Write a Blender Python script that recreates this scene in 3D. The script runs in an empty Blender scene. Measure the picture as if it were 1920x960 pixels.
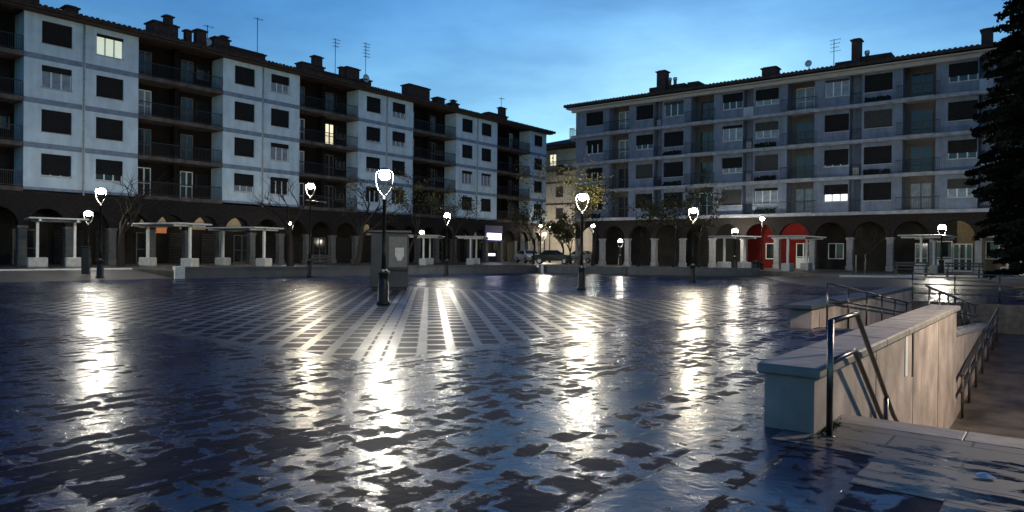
import bpy, math, random
from math import sin, cos, radians as R, pi, sqrt
from mathutils import Vector, Matrix

scene = bpy.context.scene
col = scene.collection
random.seed(7)

# ------------------------------------------------------------------ camera
F_PX = 1316.0
EYE = Vector((0.0, 0.0, 1.6))
ROLL, PITCH = R(0.6), R(-0.283)
fwd = Vector((0, cos(PITCH), sin(PITCH)))
up0 = Vector((0, -sin(PITCH), cos(PITCH)))
rt0 = Vector((1, 0, 0))
rt = rt0 * cos(ROLL) + up0 * sin(ROLL)
up = up0 * cos(ROLL) - rt0 * sin(ROLL)
cam_d = bpy.data.cameras.new('camera')
cam = bpy.data.objects.new('camera', cam_d)
col.objects.link(cam)
m = Matrix((rt, up, -fwd)).transposed().to_4x4()
m.translation = EYE
cam.matrix_world = m
cam_d.sensor_width = 36.0
cam_d.lens = 36.0 * F_PX / 1920.0
cam_d.clip_end = 3000
scene.camera = cam

# ------------------------------------------------------------------ world, sun, exposure
world = bpy.data.worlds.new('World')
scene.world = world
world.use_nodes = True
wn, wl = world.node_tree.nodes, world.node_tree.links
wn.clear()
w_out = wn.new('ShaderNodeOutputWorld')
w_bg = wn.new('ShaderNodeBackground')
w_sky = wn.new('ShaderNodeTexSky')
w_sky.sky_type = 'NISHITA'
w_sky.sun_disc = False
w_sky.sun_elevation = R(19)
SUN_AZ = R(14)                  # from +Y towards +X: the afterglow lies beyond the gap
w_sky.sun_rotation = SUN_AZ
w_sky.air_density = 1.0
w_sky.dust_density = 0.15
w_sky.ozone_density = 2.5
w_tint = wn.new('ShaderNodeMix'); w_tint.data_type = 'RGBA'; w_tint.blend_type = 'MULTIPLY'
w_tint.inputs['Factor'].default_value = 1.0
w_tint.inputs[7].default_value = (0.62, 0.99, 1.09, 1)
# thin streaky dusk cloud
w_tc = wn.new('ShaderNodeTexCoord')
w_map = wn.new('ShaderNodeMapping'); w_map.inputs['Scale'].default_value = (1.6, 1.2, 5.0)
w_map.inputs['Rotation'].default_value = (0.15, 0.25, 0.4)
w_noise = wn.new('ShaderNodeTexNoise'); w_noise.inputs['Scale'].default_value = 1.7
w_noise.inputs['Detail'].default_value = 6; w_noise.inputs['Roughness'].default_value = 0.55
w_ramp = wn.new('ShaderNodeValToRGB')
w_ramp.color_ramp.elements[0].position = 0.38; w_ramp.color_ramp.elements[0].color = (0.68, 0.71, 0.78, 1)
w_ramp.color_ramp.elements[1].position = 0.66; w_ramp.color_ramp.elements[1].color = (1.12, 1.08, 1.04, 1)
w_cloud = wn.new('ShaderNodeMix'); w_cloud.data_type = 'RGBA'; w_cloud.blend_type = 'MULTIPLY'
w_cloud.inputs['Factor'].default_value = 1.0
wl.new(w_tc.outputs['Generated'], w_map.inputs['Vector'])
wl.new(w_map.outputs[0], w_noise.inputs['Vector'])
wl.new(w_noise.outputs['Fac'], w_ramp.inputs[0])
wl.new(w_sky.outputs[0], w_tint.inputs[6])
wl.new(w_tint.outputs[2], w_cloud.inputs[6])
wl.new(w_ramp.outputs[0], w_cloud.inputs[7])
# the dusk sky deepens towards the zenith
w_sep = wn.new('ShaderNodeSeparateXYZ'); wl.new(w_tc.outputs['Generated'], w_sep.inputs[0])
w_zr = wn.new('ShaderNodeValToRGB'); w_zr.color_ramp.interpolation = 'EASE'
els = w_zr.color_ramp.elements
els[0].position = 0.0; els[0].color = (.90, .91, .92, 1)
els[1].position = 1.0; els[1].color = (.20, .40, .80, 1)
for ps, c_ in ((.2, (.94, .95, .95, 1)), (.33, (.52, .67, .84, 1)), (.5, (.22, .42, .84, 1))):
    e_ = els.new(ps); e_.color = c_
wl.new(w_sep.outputs[2], w_zr.inputs[0])
w_zen = wn.new('ShaderNodeMix'); w_zen.data_type = 'RGBA'; w_zen.blend_type = 'MULTIPLY'; w_zen.inputs['Factor'].default_value = 1.0
wl.new(w_cloud.outputs[2], w_zen.inputs[6]); wl.new(w_zr.outputs[0], w_zen.inputs[7])
wl.new(w_zen.outputs[2], w_bg.inputs['Color'])
w_bg.inputs['Strength'].default_value = 0.125
wl.new(w_bg.outputs[0], w_out.inputs['Surface'])

sun_d = bpy.data.lights.new('dusk_glow', 'SUN')
sun_d.energy = 0.05
sun_d.angle = R(60)
sun_d.color = (0.55, 0.8, 1.0)
sun = bpy.data.objects.new('dusk_glow', sun_d)
col.objects.link(sun)
sd = Vector((sin(SUN_AZ), cos(SUN_AZ), math.tan(R(20)))).normalized()
sun.rotation_euler = sd.to_track_quat('Z', 'Y').to_euler()

scene.view_settings.view_transform = 'Standard'
scene.view_settings.look = 'None'
scene.view_settings.gamma = 1.0
scene.view_settings.exposure = 0.0
scene.view_settings.use_curve_mapping = False
cy = scene.cycles
cy.use_denoising = True
cy.max_bounces = 5
cy.diffuse_bounces = 3
cy.glossy_bounces = 3
cy.transparent_max_bounces = 6
cy.sample_clamp_indirect = 4.0
cy.sample_clamp_direct = 0.0
cy.use_light_tree = True
cy.caustics_reflective = False
cy.caustics_refractive = False
LAMP = 950.0

# ------------------------------------------------------------------ helpers
def ray(px, py):
    return fwd * F_PX + rt * (px - 960) - up * (py - 480)
def ground(px, py, z=0.0):
    d = ray(px, py); k = (z - EYE.z) / d.z
    return EYE + d * k
def at(px, py, Z):
    d = ray(px, py)
    return EYE + d * (Z / d.y)

class MB:
    def __init__(s): s.v, s.f, s.sm = [], [], []
    def face(s, pts, smooth=False):
        b = len(s.v); s.v += [tuple(p) for p in pts]
        s.f.append(tuple(range(b, b + len(pts)))); s.sm.append(smooth)
    def box(s, x0, x1, y0, y1, z0, z1):
        b = len(s.v)
        s.v += [(x0,y0,z0),(x1,y0,z0),(x1,y1,z0),(x0,y1,z0),(x0,y0,z1),(x1,y0,z1),(x1,y1,z1),(x0,y1,z1)]
        for q in ((0,3,2,1),(4,5,6,7),(0,1,5,4),(1,2,6,5),(2,3,7,6),(3,0,4,7)):
            s.f.append(tuple(b+i for i in q)); s.sm.append(False)
        return s
    def bevbox(s, x0, x1, y0, y1, z0, z1, c=0.03):
        def ring(i, z): return [(x0+i,y0+c),(x0+c,y0+i),(x1-c,y0+i),(x1-i,y0+c),(x1-i,y1-c),(x1-c,y1-i),(x0+c,y1-i),(x0+i,y1-c)], z
        b = len(s.v); rs = []
        for i, z in ((c, z0), (0, z0+c), (0, z1-c), (c, z1)):
            # inset i shrinks whole ring
            pts = [(x0+i,y0+c+i*.3),(x0+c+i*.3,y0+i),(x1-c-i*.3,y0+i),(x1-i,y0+c+i*.3),(x1-i,y1-c-i*.3),(x1-c-i*.3,y1-i),(x0+c+i*.3,y1-i),(x0+i,y1-c-i*.3)]
            rs.append(len(s.v)); s.v += [(x, y, z) for x, y in pts]
        for a, d in zip(rs, rs[1:]):
            for i in range(8):
                j = (i+1) % 8
                s.f.append((a+i, a+j, d+j, d+i)); s.sm.append(False)
        s.f.append(tuple(rs[0]+i for i in reversed(range(8)))); s.sm.append(False)
        s.f.append(tuple(rs[-1]+i for i in range(8))); s.sm.append(False)
        return s
    def tube(s, pts, rad, n=8, cap=True):
        pts = [Vector(p) for p in pts]
        if not isinstance(rad, (list, tuple)): rad = [rad]*len(pts)
        rings = []
        t0 = (pts[1]-pts[0]).normalized()
        ref = Vector((0,0,1)) if abs(t0.z) < .9 else Vector((1,0,0))
        for i, p in enumerate(pts):
            a = pts[max(i-1,0)]; c = pts[min(i+1,len(pts)-1)]
            t = (c-a).normalized()
            if abs(t.dot(ref)) > .97: ref = Vector((1,0,0)) if abs(t.x) < .9 else Vector((0,1,0))
            x = t.cross(ref).normalized(); y = t.cross(x).normalized()
            ref = (y if False else ref)
            rings.append(len(s.v))
            for k in range(n):
                an = 2*pi*k/n
                s.v.append(tuple(p + (x*cos(an)+y*sin(an))*rad[i]))
        for a, d in zip(rings, rings[1:]):
            for k in range(n):
                j = (k+1) % n
                s.f.append((a+k, d+k, d+j, a+j)); s.sm.append(True)
        if cap:
            s.f.append(tuple(rings[0]+k for k in range(n))); s.sm.append(False)
            s.f.append(tuple(rings[-1]+k for k in reversed(range(n)))); s.sm.append(False)
        return s
    def lathe(s, prof, n=14, c=(0,0,0), smooth=True):
        rings = []
        for r, z in prof:
            rings.append(len(s.v))
            for k in range(n):
                an = 2*pi*k/n
                s.v.append((c[0]+r*cos(an), c[1]+r*sin(an), c[2]+z))
        for a, d in zip(rings, rings[1:]):
            for k in range(n):
                j = (k+1) % n
                s.f.append((a+k, a+j, d+j, d+k)); s.sm.append(smooth)
        s.f.append(tuple(rings[0]+k for k in reversed(range(n)))); s.sm.append(False)
        s.f.append(tuple(rings[-1]+k for k in range(n))); s.sm.append(False)
        return s
    def prism(s, poly, axis, a0, a1):
        """poly: list of 2D points; axis 'x','y','z' is extruded from a0 to a1"""
        def mk(p, a):
            return {'x': (a, p[0], p[1]), 'y': (p[0], a, p[1]), 'z': (p[0], p[1], a)}[axis]
        b = len(s.v); n = len(poly)
        s.v += [mk(p, a0) for p in poly] + [mk(p, a1) for p in poly]
        s.f.append(tuple(b+i for i in reversed(range(n)))); s.sm.append(False)
        s.f.append(tuple(b+n+i for i in range(n))); s.sm.append(False)
        for i in range(n):
            j = (i+1) % n
            s.f.append((b+i, b+j, b+n+j, b+n+i)); s.sm.append(False)
        return s
    def mesh(s, name, mat):
        me = bpy.data.meshes.new(name)
        me.from_pydata(s.v, [], s.f)
        me.polygons.foreach_set('use_smooth', s.sm)
        if mat: me.materials.append(mat)
        me.update()
        return me
    def build(s, name, mat, parent=None, loc=None, rz=0):
        return link(name, s.mesh(name, mat), parent, loc, rz)

def link(name, me, parent=None, loc=None, rz=0):
    o = bpy.data.objects.new(name, me)
    col.objects.link(o)
    if parent is not None: o.parent = parent
    if loc is not None: o.location = loc
    if rz: o.rotation_euler.z = rz
    return o
def tag(o, label, cat, group=None):
    o['label'] = label; o['category'] = cat
    if group: o['group'] = group
    return o
def thing(name, label, cat, loc=(0,0,0), rz=0, group=None):
    o = link(name, None, None, loc, rz)
    return tag(o, label, cat, group)
def struct(o):
    o['kind'] = 'structure'; return o
def copy_tree(o, parent=None):
    c = o.copy(); col.objects.link(c)
    if parent is not None: c.parent = parent
    for ch in list(o.children): copy_tree(ch, c)
    return c

# ------------------------------------------------------------------ materials
def mat(name, c, rough=.7, metal=0, var=.25, scale=6, bump=0.0, bscale=30, spec=.5, emit=None, streak=0.0):
    m_ = bpy.data.materials.new(name); m_.use_nodes = True
    n, l = m_.node_tree.nodes, m_.node_tree.links
    b = n['Principled BSDF']
    b.inputs['Roughness'].default_value = rough
    b.inputs['Metallic'].default_value = metal
    b.inputs['Specular IOR Level'].default_value = spec
    tc = n.new('ShaderNodeTexCoord')
    if var:
        no = n.new('ShaderNodeTexNoise'); no.inputs['Scale'].default_value = scale
        no.inputs['Detail'].default_value = 5
        rp = n.new('ShaderNodeValToRGB')
        rp.color_ramp.elements[0].position = .3; rp.color_ramp.elements[1].position = .72
        rp.color_ramp.elements[0].color = tuple(x*(1-var) for x in c) + (1,)
        rp.color_ramp.elements[1].color = tuple(min(1, x*(1+var)) for x in c) + (1,)
        l.new(tc.outputs['Object'], no.inputs['Vector']); l.new(no.outputs['Fac'], rp.inputs[0])
        last = rp.outputs[0]
        if streak:
            mp = n.new('ShaderNodeMapping'); mp.inputs['Scale'].default_value = (1.5, 1.5, .22)
            n2 = n.new('ShaderNodeTexNoise'); n2.inputs['Scale'].default_value = 1.3; n2.inputs['Detail'].default_value = 6
            r2 = n.new('ShaderNodeValToRGB')
            r2.color_ramp.elements[0].position = .36; r2.color_ramp.elements[0].color = (1-streak,)*3 + (1,)
            r2.color_ramp.elements[1].position = .6; r2.color_ramp.elements[1].color = (1,1,1,1)
            mx = n.new('ShaderNodeMix'); mx.data_type = 'RGBA'; mx.blend_type = 'MULTIPLY'; mx.inputs['Factor'].default_value = 1
            l.new(tc.outputs['Object'], mp.inputs['Vector']); l.new(mp.outputs[0], n2.inputs['Vector'])
            l.new(n2.outputs['Fac'], r2.inputs[0]); l.new(last, mx.inputs[6]); l.new(r2.outputs[0], mx.inputs[7])
            last = mx.outputs[2]
        l.new(last, b.inputs['Base Color'])
    else:
        b.inputs['Base Color'].default_value = c + (1,)
    if bump:
        nb = n.new('ShaderNodeTexNoise'); nb.inputs['Scale'].default_value = bscale; nb.inputs['Detail'].default_value = 4
        bp = n.new('ShaderNodeBump'); bp.inputs['Strength'].default_value = bump; bp.inputs['Distance'].default_value = .02
        l.new(tc.outputs['Object'], nb.inputs['Vector']); l.new(nb.outputs['Fac'], bp.inputs['Height'])
        l.new(bp.outputs[0], b.inputs['Normal'])
    if emit:
        b.inputs['Emission Color'].default_value = emit[0] + (1,)
        b.inputs['Emission Strength'].default_value = emit[1]
    return m_

M = {}
M['render_white'] = mat('pale_render', (.49,.60,.68), .85, var=.10, scale=1.4, bump=.25, bscale=18, streak=.16)
M['band'] = mat('band_paint', (.16,.21,.28), .8, var=.25, scale=2.2)
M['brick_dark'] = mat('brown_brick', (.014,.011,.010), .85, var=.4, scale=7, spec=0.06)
M['slab_edge'] = mat('slab_edge_concrete', (.10,.085,.077), .85, var=.4, scale=1.6, streak=.3, spec=0.15)
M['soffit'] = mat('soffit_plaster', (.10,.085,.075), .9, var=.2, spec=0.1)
M['roof_tile'] = mat('roof_tile', (.05,.035,.03), .8, var=.35, scale=3, spec=0.12)
M['eave'] = mat('eave_board', (.06,.05,.045), .8, spec=0.1)
M['cornice'] = mat('cornice_plaster', (.38,.36,.34), .85, var=.15)
M['chimney'] = mat('chimney_brick', (.075,.045,.04), .85, var=.35, scale=5, spec=0.1)
M['flue'] = mat('metal_flue', (.45,.48,.5), .4, metal=.7)
M['antenna'] = mat('antenna_metal', (.12,.13,.14), .5, metal=.6)
M['dish'] = mat('dish_paint', (.5,.52,.54), .5)
M['shutter'] = mat('roller_shutter', (.012,.012,.013), .6, var=.3, scale=4, spec=0.12)
M['shutter_grey'] = mat('grey_roller_shutter', (.05,.048,.047), .6, var=.2, spec=0.15)
M['frame_white'] = mat('white_window_frame', (.6,.61,.6), .45, var=.1)
M['frame_dark'] = mat('dark_window_frame', (.12,.115,.11), .5, var=.2, spec=0.2)
M['sill'] = mat('window_sill', (.36,.37,.37), .7)
M['glass'] = mat('dark_glass', (.018,.02,.024), .06, var=.3, scale=1.2, spec=.6)
M['curtain'] = mat('curtained_glass', (.20,.23,.27), .18, var=.3, scale=3, spec=.5)
M['lit_cool'] = mat('lit_blind_window', (.6,.62,.5), .5, emit=((.78,.86,.66), .62))
M['lit_warm'] = mat('lit_door_window', (.6,.55,.4), .5, emit=((1.0,.9,.62), 1.1))
M['lit_strip'] = mat('lit_room', (.6,.6,.6), .5, emit=((.9,.95,1.0), 1.4))
M['rail_iron'] = mat('iron_railing', (.02,.02,.022), .5, metal=.3)
M['grey_render'] = mat('grey_render', (.18,.215,.28), .85, var=.14, scale=2.0, bump=.3, bscale=9, streak=.22, spec=0.15)
M['parapet'] = mat('parapet_plaster', (.38,.41,.46), .85, var=.15, scale=2, streak=.2)
M['slab_light'] = mat('balcony_slab', (.28,.30,.34), .85, var=.2, scale=2, streak=.25)
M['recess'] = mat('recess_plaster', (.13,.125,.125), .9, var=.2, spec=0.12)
M['cream'] = mat('cream_render', (.62,.55,.46), .85, var=.1, scale=2, streak=.12)
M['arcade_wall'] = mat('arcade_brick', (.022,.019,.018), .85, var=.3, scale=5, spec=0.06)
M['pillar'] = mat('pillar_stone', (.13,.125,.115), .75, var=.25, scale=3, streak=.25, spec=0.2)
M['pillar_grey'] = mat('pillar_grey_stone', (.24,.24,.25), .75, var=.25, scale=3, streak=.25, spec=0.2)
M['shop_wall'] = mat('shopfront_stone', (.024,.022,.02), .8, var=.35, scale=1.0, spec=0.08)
M['shop_cream'] = mat('vault_cream_plaster', (.34,.30,.23), .85, var=.15)
M['shop_tan'] = mat('dim_tan_plaster', (.15,.12,.08), .85, var=.2, spec=.1)
M['red_paint'] = mat('red_painted_wall', (.11,.008,.006), .75, var=.15, scale=2, spec=0.1)
M['rolling_door'] = mat('rolling_door', (.035,.034,.034), .6, spec=0.12)
M['asphalt'] = mat('damp_pavement', (.085,.08,.075), .42, var=.35, scale=1.3, bump=.3, bscale=8)
M['conc_wall'] = mat('stained_concrete', (.32,.265,.24), .8, var=.38, scale=1.7, bump=.5, bscale=9, streak=.22)
M['coping'] = mat('coping_stone', (.23,.21,.19), .55, var=.3, scale=3.2, bump=.35, bscale=12)
M['steel'] = mat('stainless_rail', (.12,.11,.105), .30, metal=1.0, var=.12, scale=9)
M['rail_dark'] = mat('dark_wet_rail', (.035,.030,.026), .4, spec=.3, var=.2)
M['wall_dark'] = mat('dark_concrete', (.09,.085,.08), .8, var=.3, spec=.2, streak=.3)  # darker concrete than the other pit walls
M['post_dark'] = mat('cast_iron_paint', (.012,.013,.013), .38, var=.2, metal=.2, spec=0.3)
M['lamp_arm'] = mat('lamp_arm_paint', (.11,.11,.11), .4)
M['globe'] = mat('lit_lamp_globe', (.9,.9,.85), .3, var=0, emit=((1.0,.93,.76), LAMP))
M['globe_near'] = mat('lit_lamp_globe_near', (.9,.85,.7), .3, var=0, emit=((1.0,.83,.60), LAMP*3.6))
M['globe_dim'] = mat('lit_lamp_globe_dim', (.9,.9,.85), .3, var=0, emit=((1.0,.95,.84), LAMP*.25))
M['globe_warm'] = mat('lit_lamp_globe_warm', (.9,.85,.7), .3, var=0, emit=((1.0,.88,.65), LAMP*1.2))
M['wall_lamp'] = mat('arcade_lamp_glass', (.9,.85,.7), .3, var=0, emit=((1.0,.86,.6), 90))
M['canopy'] = mat('canopy_white_paint', (.62,.62,.60), .5, var=.1)
M['canopy_roof'] = mat('canopy_roof_sheet', (.42,.45,.48), .5, var=.15, spec=0.25)
M['block'] = mat('concrete_block', (.44,.43,.40), .85, var=.2, scale=4)
M['kiosk'] = mat('kiosk_grey_paint', (.042,.046,.05), .55, var=.2, scale=1.5, spec=0.15)
M['white_paper'] = mat('white_notice', (.42,.42,.40), .7, var=.1)
M['bark'] = mat('wet_bark', (.022,.018,.015), .6, var=.4, scale=9, bump=.5, bscale=20, spec=0.12)
M['leaf_olive'] = mat('olive_leaf', (.055,.052,.018), .5, var=.5, scale=1.2, spec=0.15)
M['leaf_yellow'] = mat('yellowing_leaf', (.17,.115,.03), .5, var=.5, scale=1.5, spec=0.15)
M['leaf_dark'] = mat('conifer_needles', (.008,.012,.008), .7, var=.45, scale=.9, spec=0.08)
M['low_wall'] = mat('low_wall_stone', (.045,.05,.058), .5, var=.3, scale=2)
M['pale_stone'] = mat('pale_stone', (.5,.5,.48), .6, var=.12)
M['car_dark'] = mat('dark_car_paint', (.012,.011,.011), .22, var=0, spec=.2)
M['car_white'] = mat('white_car_paint', (.28,.28,.27), .28, var=0)
M['tyre'] = mat('rubber_tyre', (.012,.012,.012), .8, var=0)
M['rim'] = mat('wheel_rim', (.35,.35,.36), .35, metal=.8, var=0)
M['headlight'] = mat('headlight_glass', (.55,.56,.56), .15, var=0)
M['taillight'] = mat('tail_light_glass', (.35,.02,.02), .25, var=0)
M['sign_lit'] = mat('lit_sign_face', (.8,.8,.9), .4, var=0, emit=((.80,.76,1.0), 5.0))
M['sign_box'] = mat('violet_sign_surround', (.05,.035,.12), .5)
M['lit_screen'] = mat('lit_machine_panel', (.8,.8,.9), .4, var=0, emit=((.85,.88,1.0), 2.0))
M['grass'] = mat('moss', (.05,.07,.02), .8, var=.5, scale=20)
M['stake'] = mat('timber_stake', (.22,.17,.12), .8)
M['bench_metal'] = mat('bench_dark_metal', (.02,.02,.02), .5)

# wet stone paving of the square: local axes follow the slab joints
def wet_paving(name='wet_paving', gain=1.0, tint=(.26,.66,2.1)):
    m_ = bpy.data.materials.new(name); m_.use_nodes = True
    n, l = m_.node_tree.nodes, m_.node_tree.links
    b = n['Principled BSDF']
    tc = n.new('ShaderNodeTexCoord')
    def math_(op, a, b2=None, clamp=False):
        q = n.new('ShaderNodeMath'); q.operation = op; q.use_clamp = clamp
        for i, x in enumerate((a, b2)):
            if x is None: continue
            if isinstance(x, (int, float)): q.inputs[i].default_value = x
            else: l.new(x, q.inputs[i])
        return q.outputs[0]
    def ss(x, lo, hi):
        q = n.new('ShaderNodeMapRange'); q.interpolation_type = 'SMOOTHSTEP'
        q.inputs['From Min'].default_value = lo; q.inputs['From Max'].default_value = hi
        l.new(x, q.inputs['Value']); return q.outputs[0]
    def noise(scale, detail=3, vec=None, dist=0.0, rough=.5):
        q = n.new('ShaderNodeTexNoise'); q.inputs['Scale'].default_value = scale; q.inputs['Detail'].default_value = detail
        q.inputs['Distortion'].default_value = dist; q.inputs['Roughness'].default_value = rough
        l.new(vec or tc.outputs['Object'], q.inputs['Vector']); return q.outputs['Fac']
    def mix(f, a, c):
        q = n.new('ShaderNodeMix'); q.data_type = 'FLOAT'
        for i, x in ((0, f), (2, a), (3, c)):
            if isinstance(x, (int, float)): q.inputs[i].default_value = x
            else: l.new(x, q.inputs[i])
        return q.outputs[0]
    def brick(vec, w, h, mortar, off=.5, smooth=.1):
        q = n.new('ShaderNodeTexBrick'); q.offset = off
        q.inputs['Scale'].default_value = 1.0; q.inputs['Brick Width'].default_value = w
        q.inputs['Row Height'].default_value = h; q.inputs['Mortar Size'].default_value = mortar
        q.inputs['Mortar Smooth'].default_value = smooth; q.inputs['Bias'].default_value = 0
        q.inputs['Color1'].default_value = (0,0,0,1); q.inputs['Color2'].default_value = (1,1,1,1); q.inputs['Mortar'].default_value = (.5,.5,.5,1)
        l.new(vec, q.inputs['Vector']); return q
    sep = n.new('ShaderNodeSeparateXYZ'); l.new(tc.outputs['Object'], sep.inputs[0])
    X, Y = sep.outputs[0], sep.outputs[1]
    # inset square panel with border, corner towards the camera
    PX0, PY0, SIDE, BW = -.13, 5.9, 15.7, .17
    dx = math_('SUBTRACT', X, PX0); dy = math_('SUBTRACT', Y, PY0)
    cx = math_('ABSOLUTE', math_('SUBTRACT', dx, SIDE/2)); cyy = math_('ABSOLUTE', math_('SUBTRACT', dy, SIDE/2))
    cheb = math_('MAXIMUM', cx, cyy)
    inside = math_('LESS_THAN', cheb, SIDE/2 - BW)
    border = math_('MULTIPLY', math_('LESS_THAN', cheb, SIDE/2 + BW), math_('SUBTRACT', 1.0, inside))
    # slabs outside the panel, diagonal strips inside
    wob = n.new('ShaderNodeVectorMath'); wob.operation = 'ADD'; wob.inputs[1].default_value = (0,0,0)
    l.new(tc.outputs['Object'], wob.inputs[0])
    big = brick(tc.outputs['Object'], 1.2, .60, .024)
    rot = n.new('ShaderNodeMapping'); rot.inputs['Location'].default_value = (0,0,0)
    rot.vector_type = 'TEXTURE'
    rot.inputs['Rotation'].default_value = (0, 0, R(45)); rot.inputs['Location'].default_value = (PX0, PY0, 0)
    l.new(tc.outputs['Object'], rot.inputs['Vector'])
    sh = n.new('ShaderNodeVectorMath'); sh.operation = 'ADD'; sh.inputs[1].default_value = (100*.5, 100*.48+.24, 0)
    l.new(rot.outputs[0], sh.inputs[0])
    dia = brick(sh.outputs[0], 0.70, .48, .10, off=.5, smooth=.5)
    drs = n.new('ShaderNodeSeparateColor'); l.new(dia.outputs['Color'], drs.inputs[0]); drand = drs.outputs[0]
    dsep = n.new('ShaderNodeSeparateXYZ'); l.new(rot.outputs[0], dsep.inputs[0])
    spine = math_('MULTIPLY', math_('LESS_THAN', math_('ABSOLUTE', math_('SUBTRACT', dsep.outputs[1], 0.0)), .11), inside)
    # dry/wet blotches: one damp stain per stone, drifting in size over the square
    wz = n.new('ShaderNodeTexNoise'); wz.inputs['Scale'].default_value = 1.1; wz.inputs['Detail'].default_value = 4
    l.new(tc.outputs['Object'], wz.inputs['Vector'])
    wzs = n.new('ShaderNodeVectorMath'); wzs.operation = 'SCALE'; wzs.inputs['Scale'].default_value = .45
    l.new(wz.outputs['Color'], wzs.inputs[0])
    wza = n.new('ShaderNodeVectorMath'); wza.operation = 'ADD'
    l.new(tc.outputs['Object'], wza.inputs[0]); l.new(wzs.outputs[0], wza.inputs[1])
    slab = brick(wza.outputs[0], .50, .34, .085, .5, 1.0)
    wv = n.new('ShaderNodeTexNoise'); wv.inputs['Scale'].default_value = 2.4; wv.inputs['Detail'].default_value = 2
    l.new(tc.outputs['Object'], wv.inputs['Vector'])
    wvm = n.new('ShaderNodeVectorMath'); wvm.operation = 'SCALE'; wvm.inputs['Scale'].default_value = .55
    l.new(wv.outputs['Color'], wvm.inputs[0])
    wadd = n.new('ShaderNodeVectorMath'); wadd.operation = 'ADD'
    l.new(tc.outputs['Object'], wadd.inputs[0]); l.new(wvm.outputs[0], wadd.inputs[1])
    area = noise(.22, 3)
    fine = noise(3.2, 5, dist=.6)
    srs = n.new('ShaderNodeSeparateColor'); l.new(slab.outputs['Color'], srs.inputs[0]); srand = srs.outputs[0]
    brs = n.new('ShaderNodeSeparateColor'); l.new(big.outputs['Color'], brs.inputs[0]); brand = brs.outputs[0]
    mid = noise(4.2, 6, dist=.25, rough=.62)
    lump = math_('ADD', math_('MULTIPLY', math_('SUBTRACT', 1.0, slab.outputs['Fac']), .15), math_('ADD', math_('MULTIPLY', math_('ADD', math_('MULTIPLY', math_('SUBTRACT', srand, .5), .7), math_('SUBTRACT', brand, .5)), .24), math_('MULTIPLY', math_('SUBTRACT', area, .5), .60)))
    dry_out = ss(math_('ADD', math_('ADD', mid, lump), math_('MULTIPLY', math_('SUBTRACT', fine, .5), .22)), .585, .69)
    # inside the panel the stains sit on the ladder of small stones
    stone = math_('SUBTRACT', 1.0, dia.outputs['Fac'])
    dry_in = math_('MULTIPLY', ss(math_('ADD', math_('ADD', math_('MULTIPLY', stone, .8), math_('MULTIPLY', math_('SUBTRACT', drand, .5), .5)), math_('MULTIPLY', math_('SUBTRACT', fine, .5), 1.5)), .36, .52), stone)
    dry = mix(inside, dry_out, dry_in)
    dry = mix(border, dry, math_('MULTIPLY', dry_out, .35))
    dry = mix(spine, dry, 0.12)
    joint = mix(inside, big.outputs['Fac'], 0.0)
    # colour: dark grey stone
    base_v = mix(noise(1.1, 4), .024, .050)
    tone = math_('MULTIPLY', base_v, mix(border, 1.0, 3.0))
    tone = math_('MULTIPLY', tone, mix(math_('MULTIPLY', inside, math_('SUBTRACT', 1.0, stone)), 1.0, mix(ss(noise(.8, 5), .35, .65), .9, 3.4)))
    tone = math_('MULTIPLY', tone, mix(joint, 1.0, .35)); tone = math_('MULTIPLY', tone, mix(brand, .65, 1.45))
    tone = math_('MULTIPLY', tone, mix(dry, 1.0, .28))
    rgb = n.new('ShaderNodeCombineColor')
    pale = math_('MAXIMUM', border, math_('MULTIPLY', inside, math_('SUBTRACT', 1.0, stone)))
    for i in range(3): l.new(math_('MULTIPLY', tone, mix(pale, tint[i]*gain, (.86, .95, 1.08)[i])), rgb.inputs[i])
    l.new(rgb.outputs[0], b.inputs['Base Color'])
    wet_r = mix(noise(.9, 3), .10, .35)
    rough = mix(dry, mix(inside, wet_r, .30), mix(inside, .50, .45))
    l.new(rough, b.inputs['Roughness'])
    l.new(mix(dry, .40, mix(inside, .02, .03)), b.inputs['Specular IOR Level'])
    # uneven film of water + stone grain
    h1 = noise(1.6, 2); h2 = noise(7.5, 4, dist=.6, rough=.6); h3 = noise(55, 2)
    h = math_('ADD', math_('MULTIPLY', h1, .010), math_('MULTIPLY', h2, .0068))
    h = math_('ADD', h, math_('MULTIPLY', h3, .0009))
    h = math_('ADD', h, math_('MULTIPLY', dry, .0010))
    h = math_('SUBTRACT', h, math_('MULTIPLY', joint, .007))
    bp = n.new('ShaderNodeBump'); bp.inputs['Strength'].default_value = 1.0; bp.inputs['Distance'].default_value = 1.0
    l.new(h, bp.inputs['Height']); l.new(bp.outputs[0], b.inputs['Normal'])
    return m_
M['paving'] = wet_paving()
M['ramp'] = mat('brown_ramp_surface', (.062,.054,.046), .5, var=.6, scale=1.6, bump=.5, bscale=10, spec=0.3)
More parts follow.
